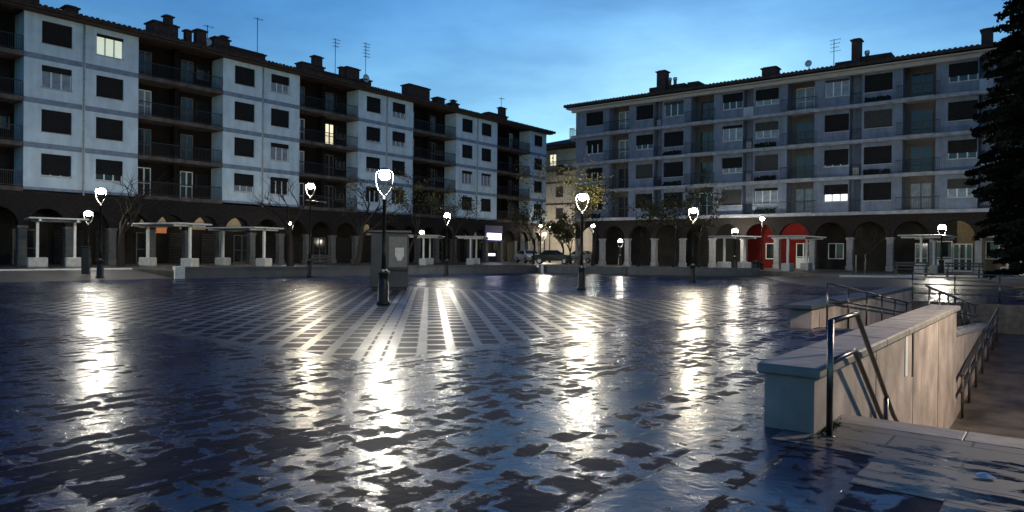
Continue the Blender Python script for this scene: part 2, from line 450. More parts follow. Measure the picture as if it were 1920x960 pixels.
def landing_stone():
    m_ = bpy.data.materials.new('lamplit_landing_stone'); m_.use_nodes = True
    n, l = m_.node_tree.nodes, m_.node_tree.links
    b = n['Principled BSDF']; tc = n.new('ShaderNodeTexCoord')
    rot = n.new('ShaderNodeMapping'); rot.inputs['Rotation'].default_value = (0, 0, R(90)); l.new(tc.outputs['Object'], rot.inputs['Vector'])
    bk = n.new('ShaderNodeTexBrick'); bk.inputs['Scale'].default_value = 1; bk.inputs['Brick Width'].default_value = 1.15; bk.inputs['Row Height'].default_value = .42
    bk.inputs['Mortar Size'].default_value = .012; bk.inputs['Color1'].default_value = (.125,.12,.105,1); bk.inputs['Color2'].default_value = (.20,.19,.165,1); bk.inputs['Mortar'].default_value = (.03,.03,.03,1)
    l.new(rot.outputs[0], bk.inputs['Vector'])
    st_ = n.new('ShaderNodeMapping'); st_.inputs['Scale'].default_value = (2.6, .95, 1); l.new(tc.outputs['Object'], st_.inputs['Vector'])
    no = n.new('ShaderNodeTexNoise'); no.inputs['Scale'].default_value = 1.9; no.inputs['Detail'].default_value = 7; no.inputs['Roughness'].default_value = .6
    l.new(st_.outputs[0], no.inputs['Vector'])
    # paleness is lamplight put into the colour; it fades away from the steps
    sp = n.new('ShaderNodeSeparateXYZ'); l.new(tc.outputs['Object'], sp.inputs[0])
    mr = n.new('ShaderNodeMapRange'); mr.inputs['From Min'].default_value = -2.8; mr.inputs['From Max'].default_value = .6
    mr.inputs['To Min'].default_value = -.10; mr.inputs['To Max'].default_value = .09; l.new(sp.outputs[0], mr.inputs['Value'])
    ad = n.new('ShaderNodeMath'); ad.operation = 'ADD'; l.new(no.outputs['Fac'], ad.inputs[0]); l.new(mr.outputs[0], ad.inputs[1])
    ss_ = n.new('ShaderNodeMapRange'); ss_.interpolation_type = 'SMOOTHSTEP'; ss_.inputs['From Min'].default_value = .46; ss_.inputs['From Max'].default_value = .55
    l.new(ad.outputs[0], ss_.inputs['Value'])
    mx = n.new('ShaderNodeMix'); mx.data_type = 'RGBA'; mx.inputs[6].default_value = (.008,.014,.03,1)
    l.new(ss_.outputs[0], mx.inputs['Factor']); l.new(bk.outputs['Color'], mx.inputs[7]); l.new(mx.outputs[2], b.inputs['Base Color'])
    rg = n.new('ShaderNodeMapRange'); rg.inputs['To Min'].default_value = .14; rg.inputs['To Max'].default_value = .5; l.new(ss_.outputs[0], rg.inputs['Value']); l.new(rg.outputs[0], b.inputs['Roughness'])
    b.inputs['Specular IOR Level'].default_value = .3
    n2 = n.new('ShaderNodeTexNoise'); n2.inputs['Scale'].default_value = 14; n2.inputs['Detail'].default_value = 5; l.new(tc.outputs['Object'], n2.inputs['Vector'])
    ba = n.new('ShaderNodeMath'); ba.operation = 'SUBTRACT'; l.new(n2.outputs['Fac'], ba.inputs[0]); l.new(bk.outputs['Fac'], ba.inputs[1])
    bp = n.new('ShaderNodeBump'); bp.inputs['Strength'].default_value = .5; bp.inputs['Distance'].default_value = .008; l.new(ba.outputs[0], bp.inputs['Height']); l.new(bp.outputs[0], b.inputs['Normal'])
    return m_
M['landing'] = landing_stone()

# ------------------------------------------------------------------ frames of reference
DL = Vector((sin(R(38.3)), cos(R(38.3)), 0)); NL = Vector((DL.y, -DL.x, 0))
A_L = R(51.7); A_R = R(-38.3)
O_L = Vector((-31.1, 44.6, 0)); O_R = Vector((6.5, 73.0, 0)); O_S = Vector((2.72, 6.28, 0))
def to_local(p, O, ang):
    d = Vector(p) - O
    return Vector((d.x*cos(ang)+d.y*sin(ang), -d.x*sin(ang)+d.y*cos(ang), d.z))
def to_world(p, O, ang):
    return Vector((O.x + p[0]*cos(ang) - p[1]*sin(ang), O.y + p[0]*sin(ang) + p[1]*cos(ang), O.z + (p[2] if len(p) > 2 else 0)))
def plane_hit(px, py, O, ang, y):
    """local point where the sight line meets the upright plane local-y = y"""
    d = ray(px, py); nrm = Vector((-sin(ang), cos(ang), 0))
    k = (y - (EYE - O).dot(nrm)) / d.dot(nrm)
    return to_local(EYE + d*k, O, ang)
PAVE = .45

# ------------------------------------------------------------------ ground
g = MB()
xs = [-400, .97, 10.0, 22.2, 500]; vs = [-400, -2.6, 0.0, 3.2, 400]
for i in range(4):
    for j in range(4):
        if (i == 1 and j == 2) or (i == 2 and j in (1, 2)): continue
        x0, x1 = xs[i], xs[i+1]; y0, y1 = -vs[j+1], -vs[j]
        g.face([(x0,y0,0),(x1,y0,0),(x1,y1,0),(x0,y1,0)])
struct(g.build('plaza_paving', M['paving'], None, O_S, A_L))

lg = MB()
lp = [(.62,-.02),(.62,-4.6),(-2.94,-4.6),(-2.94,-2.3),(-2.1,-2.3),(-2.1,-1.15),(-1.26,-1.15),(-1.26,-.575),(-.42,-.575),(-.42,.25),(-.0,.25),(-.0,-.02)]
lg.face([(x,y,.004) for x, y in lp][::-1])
struct(lg.build('lamplit_landing_paving', M['landing'], None, O_S, A_L))  # paler sheet standing for the lamplit paving before the steps
# raised street level round the square (z = PAVE) with a low wall along its middle
WA, WB, WC, WD = Vector((-18.3,38,0)), Vector((2.0,56.8,0)), Vector((8.8,53.6,0)), Vector((18.6,53.0,0))
apl = WA - NL*5 ; apl2 = WA - DL*60 - NL*5
D2 = Vector((19.6,42.0,0)); D3 = Vector((75,36,0))
edge = [apl2, apl, WA + DL*.0, WB, WC, WD, D2, D3]
far = [Vector((400,60,0)), Vector((400,500,0)), Vector((-400,500,0)), Vector((-400,20,0))]
sl = MB()
poly = [(p.x, p.y) for p in edge + far]
sl.face([(x, y, PAVE) for x, y in poly])
for a, b_ in zip(edge, edge[1:]):
    sl.face([(a.x,a.y,-.05),(b_.x,b_.y,-.05),(b_.x,b_.y,PAVE),(a.x,a.y,PAVE)])
struct(sl.build('street_pavement', M['asphalt']))
ap = MB()     # sloping aprons that join square and street left and right of the low wall
a0, a1 = WA + Vector((0,0,.004)), WA - DL*60 + Vector((0,0,.004))
ap.face([a1, a0, apl + Vector((0,0,PAVE-.06)), apl2 + Vector((0,0,PAVE-.06))])
ap.face([a0, WA+Vector((0,0,.39)), apl + Vector((0,0,PAVE-.06))])
e0, e1 = Vector((15.5,36.5,.004)), Vector((72,29,.004))
ap.face([e0, e1, D3+Vector((0,0,PAVE-.1)), D2+Vector((0,0,PAVE-.1))])
ap.face([e0, D2+Vector((0,0,PAVE-.1)), WD+Vector((0,0,.004))])
struct(ap.build('sloping_apron', M['paving'] if False else M['asphalt']))
kb = MB()
def seg_box(mb, a, b_, th, z0, z1, off=0):
    d = (b_-a); d.z = 0; d.normalize(); nn = Vector((-d.y, d.x, 0))
    p = [a+nn*off, b_+nn*off, b_+nn*(off+th), a+nn*(off+th)]
    mb.prism([(q.x,q.y) for q in p], 'z', z0, z1)
seg_box(kb, D2, D3, .22, PAVE-.12, PAVE+.012, -.02)
seg_box(kb, apl2, apl, .22, PAVE-.12, PAVE+.012, -.02)
struct(kb.build('pavement_kerb', M['pale_stone']))

lw = thing('low_wall', 'long dark low wall bending round the back edge of the wet square', 'wall', WA)
def lw_seg(a, b_):
    q = MB(); seg_box(q, a-WA, b_-WA, .32, -.05, .56, -.16); q.build('wall_run', M['low_wall'], lw)
    q = MB(); seg_box(q, a-WA, b_-WA, .40, .56, .62, -.20); q.build('coping', M['low_wall'], lw)
dAB = (WB-WA).normalized()
lw_seg(WA+dAB*.5, WB-dAB*.15); lw_seg(WB+(WC-WB).normalized()*.25, WC); lw_seg(WC, WD)
q = MB(); seg_box(q, Vector((0,0,0)), dAB*.5, .46, -.05, .66, -.23); q.build('end_pier', M['pale_stone'], lw)

# ------------------------------------------------------------------ windows and doors
cache = {}
def cmesh(key, fn):
    if key not in cache: cache[key] = fn()
    return cache[key]
def window(parent, x, z, w, h, y=0.0, drop=1.0, glass='glass', frame='frame_white', shut='shutter', panes=3, sill=True, depth=.14):
    """window part (frame) at local x (centre), z (bottom); pane, shutter, sill are sub-parts; outward is -y"""
    def fr():
        b = MB(); t = .07
        b.box(-w/2, w/2, 0, .07, 0, t); b.box(-w/2, w/2, 0, .07, h-t, h)
        b.box(-w/2, -w/2+t, 0, .07, t, h-t); b.box(w/2-t, w/2, 0, .07, t, h-t)
        for i in range(1, panes):
            cx = -w/2 + w*i/panes
            b.box(cx-.045, cx+.045, 0, .07, t, h-t)
        return b.mesh('window_frame', M[frame])
    o = link('window', cmesh(('wf', w, h, panes, frame), fr), parent, (x, y+depth, z))
    def pn():
        b = MB(); b.box(-w/2+.02, w/2-.02, .03, .05, .02, h-.02); return b.mesh('window_pane', M[glass])
    link('pane', cmesh(('wp', w, h, glass), pn), o)
    if drop > .02:
        hh = round(h*drop, 2)
        def sh():
            b = MB(); k = 0
            zz = h
            while zz > h-hh+.001:
                z2 = max(zz-.055, h-hh)
                b.face([(-w/2+.01,-.035,zz),(-w/2+.01,-.045,(zz+z2)/2),(w/2-.01,-.045,(zz+z2)/2),(w/2-.01,-.035,zz)])
                b.face([(-w/2+.01,-.045,(zz+z2)/2),(-w/2+.01,-.035,z2),(w/2-.01,-.035,z2),(w/2-.01,-.045,(zz+z2)/2)])
                zz = z2
            b.box(-w/2+.01, w/2-.01, -.05, -.02, h-hh-.03, h-hh)
            return b.mesh('roller_shutter', M[shut])
        link('roller_shutter', cmesh(('ws', w, h, hh, shut), sh), o)
    if sill:
        def sl_():
            b = MB(); b.box(-w/2-.06, w/2+.06, -depth-.06, -.002, -.05, -.003); return b.mesh('window_sill', M['sill'])
        link('sill', cmesh(('wl', w, depth), sl_), o)
    return o
def door(parent, x, z, w, h, y, glass='glass', frame='frame_white', leaves=2, name='balcony_door', panel=0.0, panel_mat='frame_white'):
    def fr():
        b = MB(); t = .07
        b.box(-w/2, w/2, -.03, .06, h-t, h); b.box(-w/2, -w/2+t, -.03, .06, 0, h-t); b.box(w/2-t, w/2, -.03, .06, 0, h-t)
        b.box(-w/2+t, w/2-t, -.03, .06, 0, .12)
        for i in range(1, leaves):
            cx = -w/2 + w*i/leaves
            b.box(cx-.06, cx+.06, -.03, .06, .12, h-t)
        if panel: b.box(-w/2+t, w/2-t, -.02, .05, .121, panel)
        b.box(-w/2+t, w/2-t, -.025, .05, h*.45, h*.45+.06)
        return b.mesh(name, M[frame])
    o = link(name, cmesh(('df', name, w, h, frame, leaves, panel), fr), parent, (x, y, z))
    def pn():
        b = MB(); b.box(-w/2+.03, w/2-.03, .0, .02, .05, h-.03); return b.mesh('door_pane', M[glass])
    link('pane', cmesh(('dp', w, h, glass), pn), o)
    return o
def wall_open(mb, x0, x1, z0, z1, y, ops, rev=.22):
    X = sorted({x0, x1, *[o[0] for o in ops], *[o[1] for o in ops]}); Z = sorted({z0, z1, *[o[2] for o in ops], *[o[3] for o in ops]})
    for a, b_ in zip(X, X[1:]):
        for c, d in zip(Z, Z[1:]):
            mx, mz = (a+b_)/2, (c+d)/2
            if any(o[0] < mx < o[1] and o[2] < mz < o[3] for o in ops): continue
            mb.face([(a,y,c),(b_,y,c),(b_,y,d),(a,y,d)])
    for o in ops:
        a, b_, c, d = o; r = y+rev
        mb.face([(a,y,c),(a,r,c),(a,r,d),(a,y,d)][::-1]); mb.face([(b_,y,c),(b_,r,c),(b_,r,d),(b_,y,d)])
        mb.face([(a,y,c),(b_,y,c),(b_,r,c),(a,r,c)][::-1]); mb.face([(a,y,d),(b_,y,d),(b_,r,d),(a,r,d)])
def railing_mesh(w, h=1.0, step=.11, key='iron', matn='rail_iron'):
    def fn():
        b = MB()
        b.box(-w/2, w/2, -.025, .025, h-.05, h); b.box(-w/2, w/2, -.02, .02, .08, .12)
        k = int(w/step)
        for i in range(k+1):
            x = -w/2 + .01 + (w-.02)*i/k
            b.box(x-.009, x+.009, -.009, .009, .12, h-.05)
        return b.mesh('balcony_railing', M[matn])
    return cmesh(('rail', round(w,2), h, matn), fn)
def arcade(parent, x0, n, sp, z0, ztop, wallm, pillm, pw=.46, spring=2.85, rise=1.25, th=.5):
    """front wall of round arches on pillars; every pillar is a part"""
    b = MB(); K = 12
    for i in range(n):
        a = x0 + i*sp; l_, r_ = a+pw/2, a+sp-pw/2; cx = (l_+r_)/2; hw = (r_-l_)/2
        arc = [(cx - hw*cos(pi*k/K), z0+spring+rise*sin(pi*k/K)) for k in range(K+1)]
        for y, fl in ((0, False), (th, True)):
            for p, q in zip(arc, arc[1:]):
                f = [(p[0],y,p[1]),(q[0],y,q[1]),(q[0],y,ztop),(p[0],y,ztop)]
                b.face(f[::-1] if fl else f)
        for p, q in zip(arc, arc[1:]):
            b.face([(p[0],0,p[1]),(p[0],th,p[1]),(q[0],th,q[1]),(q[0],0,q[1])])
        for xx0, xx1 in ((a-pw/2, l_),) + (((r_, r_+pw),) if i == n-1 else ()):
            b.box(xx0, xx1, 0, th, z0+spring, ztop)
        # moulded ring
        for p, q in zip(arc, arc[1:]):
            def o_(t): 
                v = Vector((t[0]-cx, (t[1]-z0-spring))); k2 = 1+.16/max(v.length,.01); return (cx+v.x*k2, z0+spring+v.y*k2)
            P, Q = o_(p), o_(q)
            b.face([(p[0],-.03,p[1]),(q[0],-.03,q[1]),(Q[0],-.03,Q[1]),(P[0],-.03,P[1])])
            b.face([(P[0],-.03,P[1]),(Q[0],-.03,Q[1]),(Q[0],0,Q[1]),(P[0],0,P[1])])
            b.face([(p[0],-.03,p[1]),(p[0],0,p[1]),(q[0],0,q[1]),(q[0],-.03,q[1])])
    b.build('arcade_wall', wallm, parent)
    def pm():
        c = MB()
        c.bevbox(-pw/2, pw/2, 0.002, th-.002, 0, spring-.16, .025)
        c.box(-pw/2-.05, pw/2+.05, -.05, th+.05, 0, .35)
        c.box(-pw/2-.05, pw/2+.05, -.05, th+.05, spring-.16, spring-.003)
        return c.mesh('pillar', pillm)
    me = pm()
    for i in range(n+1):
        link('pillar', me, parent, (x0+i*sp, 0, z0))
def arc_lamp(parent, loc, r=.14, power='wall_lamp'):
    b = MB(); b.lathe([(.02,.0),(r*.8,-.03),(r,-.12),(r*.7,-.22),(.02,-.26)], 10)
    return b.build('arcade_lamp', M[power], parent, loc)

# ------------------------------------------------------------------ roof furniture (sub-parts of a roof)
class Roof: pass
def roof_for(parent, x0, x1, depth, zeave, over, ridge_y, pitch, matn=None, hip=True):
    b = MB(); zr = zeave + (ridge_y+over)*math.tan(pitch); t = .22
    e0, e1 = x0-over, x1+over; yb = depth+over; h0 = (ridge_y+over) if hip else 0
    A = [(e0,-over,zeave),(e1,-over,zeave),(e1,yb,zeave),(e0,yb,zeave)]
    Rg = [(e0+h0, ridge_y, zr), (e1-h0, ridge_y, zr)]
    # tiled front slope in shallow ribs
    nr = int((e1-e0)/.6)
    b.face([A[0],A[1],Rg[1],Rg[0]]); b.face([A[2],A[3],Rg[0],Rg[1]]); b.face([A[1],A[2],Rg[1]]); b.face([A[3],A[0],Rg[0]])
    lo = [(x,y,z-t) for x,y,z in A]
    for i in range(4):
        j = (i+1) % 4; b.face([lo[i],lo[j],A[j],A[i]])
    b.face(lo[::-1])
    for i in range(int((e1-e0)/.34)):       # tile ends along the eave
        x = e0+.1+i*.34
        b.box(x, x+.2, -over-.05, -over+.02, zeave-.06, zeave+.04+.012*(i % 3))
    o = b.build('roof', M['roof_tile'] if matn is None else matn, parent)
    o['_r'] = 1
    r = Roof(); r.o = o; r.zeave = zeave; r.over = over; r.pitch = pitch
    r.z = lambda y: zeave + (y+over)*math.tan(pitch)
    return r
def chimney(rf, O, ang, px0, px1, pyt, y=3.0, cap=True, matn='chimney', dy=.9, name='chimney', pots=0):
    p0 = plane_hit(px0, pyt, O, ang, y); p1 = plane_hit(px1, pyt, O, ang, y)
    x0, x1, zt = p0.x, p1.x, p0.z*.5+p1.z*.5
    zb = rf.z(y-dy/2) - .15
    b = MB(); w = x1-x0
    b.bevbox(x0, x1, y-dy/2, y+dy/2, zb, zt-.12 if cap else zt, .02)
    if cap:
        b.box(x0-.1, x1+.1, y-dy/2-.1, y+dy/2+.1, zt-.13, zt-.03)
        b.box(x0+.08, x1-.08, y-dy/2+.08, y+dy/2-.08, zt-.03, zt+.06)
    for i in range(pots):
        cx = x0 + w*(i+.5)/pots
        b.lathe([(.16,zt-.05),(.14,zt+.35),(.2,zt+.36),(.2,zt+.46),(.05,zt+.52)], 10, (cx, y, 0))
    return b.build(name, M[matn], rf.o)
def flue(rf, O, ang, px, pyt, y=3.0, r=.16, matn='flue'):
    p = plane_hit(px, pyt, O, ang, y); zb = rf.z(y)-.1
    b = MB(); b.lathe([(r,zb),(r,p.z-.3),(r*1.25,p.z-.28),(r*1.3,p.z-.05),(r*.9,p.z),(.02,p.z+.02)], 12, (p.x, y, 0))
    return b.build('flue', M[matn], rf.o)
def antenna(rf, O, ang, px, pyt, y=3.0, bars=4, dish=False):
    p = plane_hit(px, pyt, O, ang, y); zb = rf.z(y)-.1
    b = MB(); b.tube([(p.x,y,zb),(p.x,y,p.z)], .03, 6)
    for k in range(bars):
        z = p.z - .12 - k*.32; w = .55 - .07*(k % 3)
        b.tube([(p.x-w*.6,y,z),(p.x+w,y,z+.05)], .018, 5)
        for j in range(4):
            xx = p.x - w*.5 + j*w*.45
            b.tube([(xx,y-.25,z+.01),(xx,y+.25,z+.01)], .012, 4)
    if dish:
        b.lathe([(.02,0),(.2,.03),(.36,.12),(.38,.14),(.2,.06),(.02,.04)], 14, (p.x, y, zb+.7))
    return b.build('aerial', M['antenna'], rf.o)
def dish(rf, O, ang, px, py, y=3.0, r=.42):
    p = plane_hit(px, py, O, ang, y); zb = rf.z(y)-.1
    b = MB(); b.tube([(p.x,y,zb),(p.x,y,p.z)], .035, 6)
    rings = []
    K = 14
    for rr, dd in ((.02,.10),(r*.6,.06),(r,-.04)):
        rings.append([(p.x+rr*cos(2*pi*k/K), y-.06+dd-.12, p.z+rr*sin(2*pi*k/K)) for k in range(K)])
    for a, c in zip(rings, rings[1:]):
        for k in range(K): b.face([a[k],a[(k+1)%K],c[(k+1)%K],c[k]], True)
    return b.build('satellite_dish', M['dish'], rf.o)

# ------------------------------------------------------------------ LEFT apartment block
ST = 2.86; Z1 = 5.33; EAVE = Z1 + 4*ST - .12
left = thing('apartment_block', 'long white five storey apartment block with dark recessed balconies and drainpipes', 'building', O_L, A_L)
PER = 13.4; LX0, LX1 = -13.4, 57.0; LD = 12.0
state = {  # (period, column): four floors from the top: (drop, glass)
 (0,0): [(1,'glass'),(.24,'curtain'),(1,'glass'),(.9,'glass')],
 (0,1): [(.12,'lit_cool'),(1,'glass'),(1,'glass'),(.68,'glass')],
 (1,0): [(1,'glass'),(1,'glass'),(1,'glass'),(.64,'curtain')],
 (1,1): [(.45,'curtain'),(1,'glass'),(.22,'curtain'),(.2,'glass')],
 (2,0): [(1,'glass'),(.84,'curtain'),(.72,'curtain'),(.2,'glass')],
 (2,1): [(.6,'curtain'),(.62,'curtain'),(1,'glass'),(.3,'glass')],
 (3,0): [(1,'glass'),(1,'glass'),(.2,'curtain'),(1,'glass')],
 (3,1): [(.92,'curtain'),(1,'glass'),(.15,'curtain'),(1,'glass')],
 (4,0): [(.85,'curtain'),(1,'glass'),(1,'glass'),(.4,'curtain')],
 (-1,0): [(1,'glass')]*4, (-1,1): [(1,'glass')]*4}
for p in range(-1, 5):
    a = p*PER; b_ = min(a+7.0, LX1)
    ww = MB(); ops = []
    cols = [(1.87,0),(5.12,1)] if p < 4 else [(1.75,0)]
    for cx, ci in cols:
        for f in range(4):
            z = Z1 + (3-f)*ST + .92
            ops.append((a+cx-.88, a+cx+.88, z, z+1.46))
    wall_open(ww, a, b_, Z1, EAVE, 0, ops)
    ww.face([(a,0,Z1),(a,0,EAVE),(a,1.7,EAVE),(a,1.7,Z1)]); ww.face([(b_,0,Z1),(b_,1.7,Z1),(b_,1.7,EAVE),(b_,0,EAVE)])
    ww.build('facade_wall', M['render_white'], left)
    for cx, ci in cols:
        for f in range(4):
            dr, gl = state[(p, ci)][f]
            z = Z1 + (3-f)*ST + .92
            sh = 'shutter' if (p*7+ci*3+f) % 3 else 'shutter_grey'
            window(left, a+cx, z, 1.76, 1.46, 0, dr, gl, 'frame_white' if gl != 'glass' or dr < 1 else 'frame_dark', 'shutter')
    xp = a + 3.47
    for k in range(1, 4):
        z = Z1 + k*ST
        for u0, u1 in ((a-.003, xp-.1), (xp+.1, b_+.003)):
            if u1 > u0 and u0 < LX1 and min(u1, b_+.003) > u0:
                q = MB(); q.box(u0, min(u1, b_+.003), -.03, .0-.002, z-.17, z+.17); q.build('floor_band', M['band'], left)
    q = MB(); q.box(a-.003, b_+.003, -.05, -.002, Z1-.02, Z1+.16); q.build('floor_band', M['band'], left)
    if p < 4:
        pipes = MB(); pipes.tube([(xp,-.07,Z1-.2),(xp,-.07,EAVE-.05)], .055, 8)
        for k in range(8): pipes.box(xp-.08, xp+.08, -.13, -.003, Z1+.6+k*1.4, Z1+.66+k*1.4)
        pipes.build('drainpipe', M['sill'], left)
lit_done = False
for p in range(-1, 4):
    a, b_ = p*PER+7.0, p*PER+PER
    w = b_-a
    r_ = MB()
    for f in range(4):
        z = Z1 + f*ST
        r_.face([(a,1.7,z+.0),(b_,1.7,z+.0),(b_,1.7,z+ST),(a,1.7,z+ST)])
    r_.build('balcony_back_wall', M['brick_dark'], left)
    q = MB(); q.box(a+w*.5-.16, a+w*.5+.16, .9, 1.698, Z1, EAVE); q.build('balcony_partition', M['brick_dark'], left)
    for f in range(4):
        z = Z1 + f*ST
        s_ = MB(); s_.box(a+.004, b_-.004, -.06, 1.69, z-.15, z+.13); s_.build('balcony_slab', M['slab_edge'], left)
        link('balcony_railing', railing_mesh(w-.1, 1.02), left, ((a+b_)/2, .03, z+.13))
        for k, fx in enumerate((.18, .68)):
            rr = random.random()
            gl = 'curtain' if rr < .1 else 'glass'
            if p == 1 and f == 2 and k == 1: gl = 'lit_warm'
            door(left, a+w*fx, z+.14, 1.0, 2.15, 1.64, gl, 'frame_white' if rr < .3 else 'frame_dark')
        if random.random() < .7:
            window(left, a+w*.88, z+1.05, 1.0, 1.15, 1.5, random.choice((1,.5,.3)), 'glass', 'frame_dark', 'shutter', 2, False, .14)
# arcade
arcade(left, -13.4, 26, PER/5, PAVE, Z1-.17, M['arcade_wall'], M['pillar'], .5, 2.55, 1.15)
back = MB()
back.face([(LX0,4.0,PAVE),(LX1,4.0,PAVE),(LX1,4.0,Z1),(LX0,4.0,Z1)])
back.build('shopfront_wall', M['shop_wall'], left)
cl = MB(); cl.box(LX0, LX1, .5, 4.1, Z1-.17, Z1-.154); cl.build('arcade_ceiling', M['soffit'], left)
bd = MB()
bd.face([(LX1,0,Z1),(LX1,LD,Z1),(LX1,LD,EAVE),(LX1,0,EAVE)]); bd.face([(LX1,4,PAVE-.05),(LX1,LD,PAVE-.05),(LX1,LD,Z1),(LX1,4,Z1)])
bd.face([(LX0,0,PAVE-.05),(LX0,0,EAVE),(LX0,LD,EAVE),(LX0,LD,PAVE-.05)]); bd.face([(LX0,LD,PAVE),(LX0,LD,EAVE),(LX1,LD,EAVE),(LX1,LD,PAVE)])
bd.build('end_wall', M['render_white'], left)
# shop shutters and cream niches behind the arches
for k in range(26):
    cx = LX0 + (k+.5)*PER/5
    if k % 3 == 2:
        door(left, cx, PAVE, 1.5, 2.4, 3.93, 'glass', 'frame_dark', 2, 'shop_door')
    else:
        q = MB()
        for i in range(12): q.prism([(3.90,PAVE+.02+i*.2),(3.86,PAVE+.12+i*.2),(3.90,PAVE+.22+i*.2),(3.99,PAVE+.12+i*.2)], 'x', cx-.95, cx+.95)
        q.build('shop_shutter', M['rolling_door'], left)
def lunette(parent, cx, y, r, z, m_, name='lit_lunette', zr=None):
    b = MB(); K = 14; zr = zr or r
    b.prism([(cx - r*cos(pi*k/K), z + zr*sin(pi*k/K)) for k in range(K+1)], 'y', y-.04, y)
    return b.build(name, m_, parent)
for px in (288, 362, 432, 690, 884, 987):
    h = plane_hit(px, 408, O_L, A_L, 3.9)
    lunette(left, h.x, 3.97, 1.1, PAVE+2.75, M['shop_cream'], 'arch_niche', 1.25)
    arc_lamp(left, (h.x+.25, 3.0, Z1-.25), .10)
h = plane_hit(926, 443, O_L, A_L, -.12)
hA = plane_hit(913, 437, O_L, A_L, -.2); hB = plane_hit(939, 450, O_L, A_L, -.2)
q = MB(); q.box(hA.x-.3, hB.x+.3, -.20, -.04, hB.z-.2, hA.z+.9); so = q.build('sign_surround', M['sign_box'], left)
q = MB(); q.bevbox(hA.x, hB.x, -.30, -.202, hB.z, hA.z, .03); q.build('lit_face', M['sign_lit'], so)
hA = plane_hit(912, 475, O_L, A_L, 2.0); hB = plane_hit(928, 494, O_L, A_L, 2.0)
q = MB(); q.bevbox(hA.x-.4, hB.x+.5, 2.0, 3.9, PAVE, hA.z+.4, .04); so = q.build('cash_machine_booth', M['kiosk'], left)
q = MB(); q.box(hA.x, hB.x, 1.96, 1.997, hA.z-.30, hA.z); q.build('lit_panel', M['lit_screen'], so)
hA = plane_hit(292, 432, O_L, A_L, 3.8); q = MB(); q.box(hA.x-.75, hA.x+.75, 3.6, 3.85, hA.z-.2, hA.z+.2)
q.build('shop_sign', mat('dim_orange_sign', (.4,.15,.06), .5, emit=((1.0,.35,.12), .25)), left)
rfL = roof_for(left, LX0, LX1, LD, EAVE+.34, .85, 6.0, R(13))
eb = MB(); eb.box(LX0-.6, LX1+.6, -.6, -.005, EAVE-.0, EAVE+.11); eb.build('eave_soffit', M['eave'], left)
for px0, px1, py, kw in ((46,70,-14,{}),(120,143,14,{}),(280,327,46,{'dy':1.3}),(308,322,30,{'dy':.5}),(346,358,57,{'dy':.4,'matn':'chimney'}),(366,384,57,{'dy':.6}),
        (397,426,73,{}),(402,486,96,{'dy':2.0,'name':'roof_dormer'}),(414,425,68,{'dy':.4}),(560,603,122,{}),(586,602,106,{'dy':.5}),(562,671,142,{'dy':2.0,'name':'roof_dormer'}),(646,670,128,{'dy':.7}),(637,645,126,{'dy':.4}),
        (676,691,150,{}),(760,799,163,{'dy':1.2}),(815,829,184,{}),(843,855,194,{}),(847,853,188,{'dy':.4}),(911,946,215,{'dy':1.0}),(936,946,202,{'dy':.5})):
    chimney(rfL, O_L, A_L, px0, px1, py, 3.0 if kw.get('name') != 'roof_dormer' else 3.6, **kw)
antenna(rfL, O_L, A_L, 483, 33, 3.0, 1); antenna(rfL, O_L, A_L, 629, 72, 3.0, 3); antenna(rfL, O_L, A_L, 686, 80, 3.0, 5); antenna(rfL, O_L, A_L, 940, 183, 3.0, 1)
antenna(rfL, O_L, A_L, 389, 47, 3.2, 1)
dish(rfL, O_L, A_L, 388, 79, 3.0, .3)
dish(rfL, O_L, A_L, 684, 147, 2.6, .4)

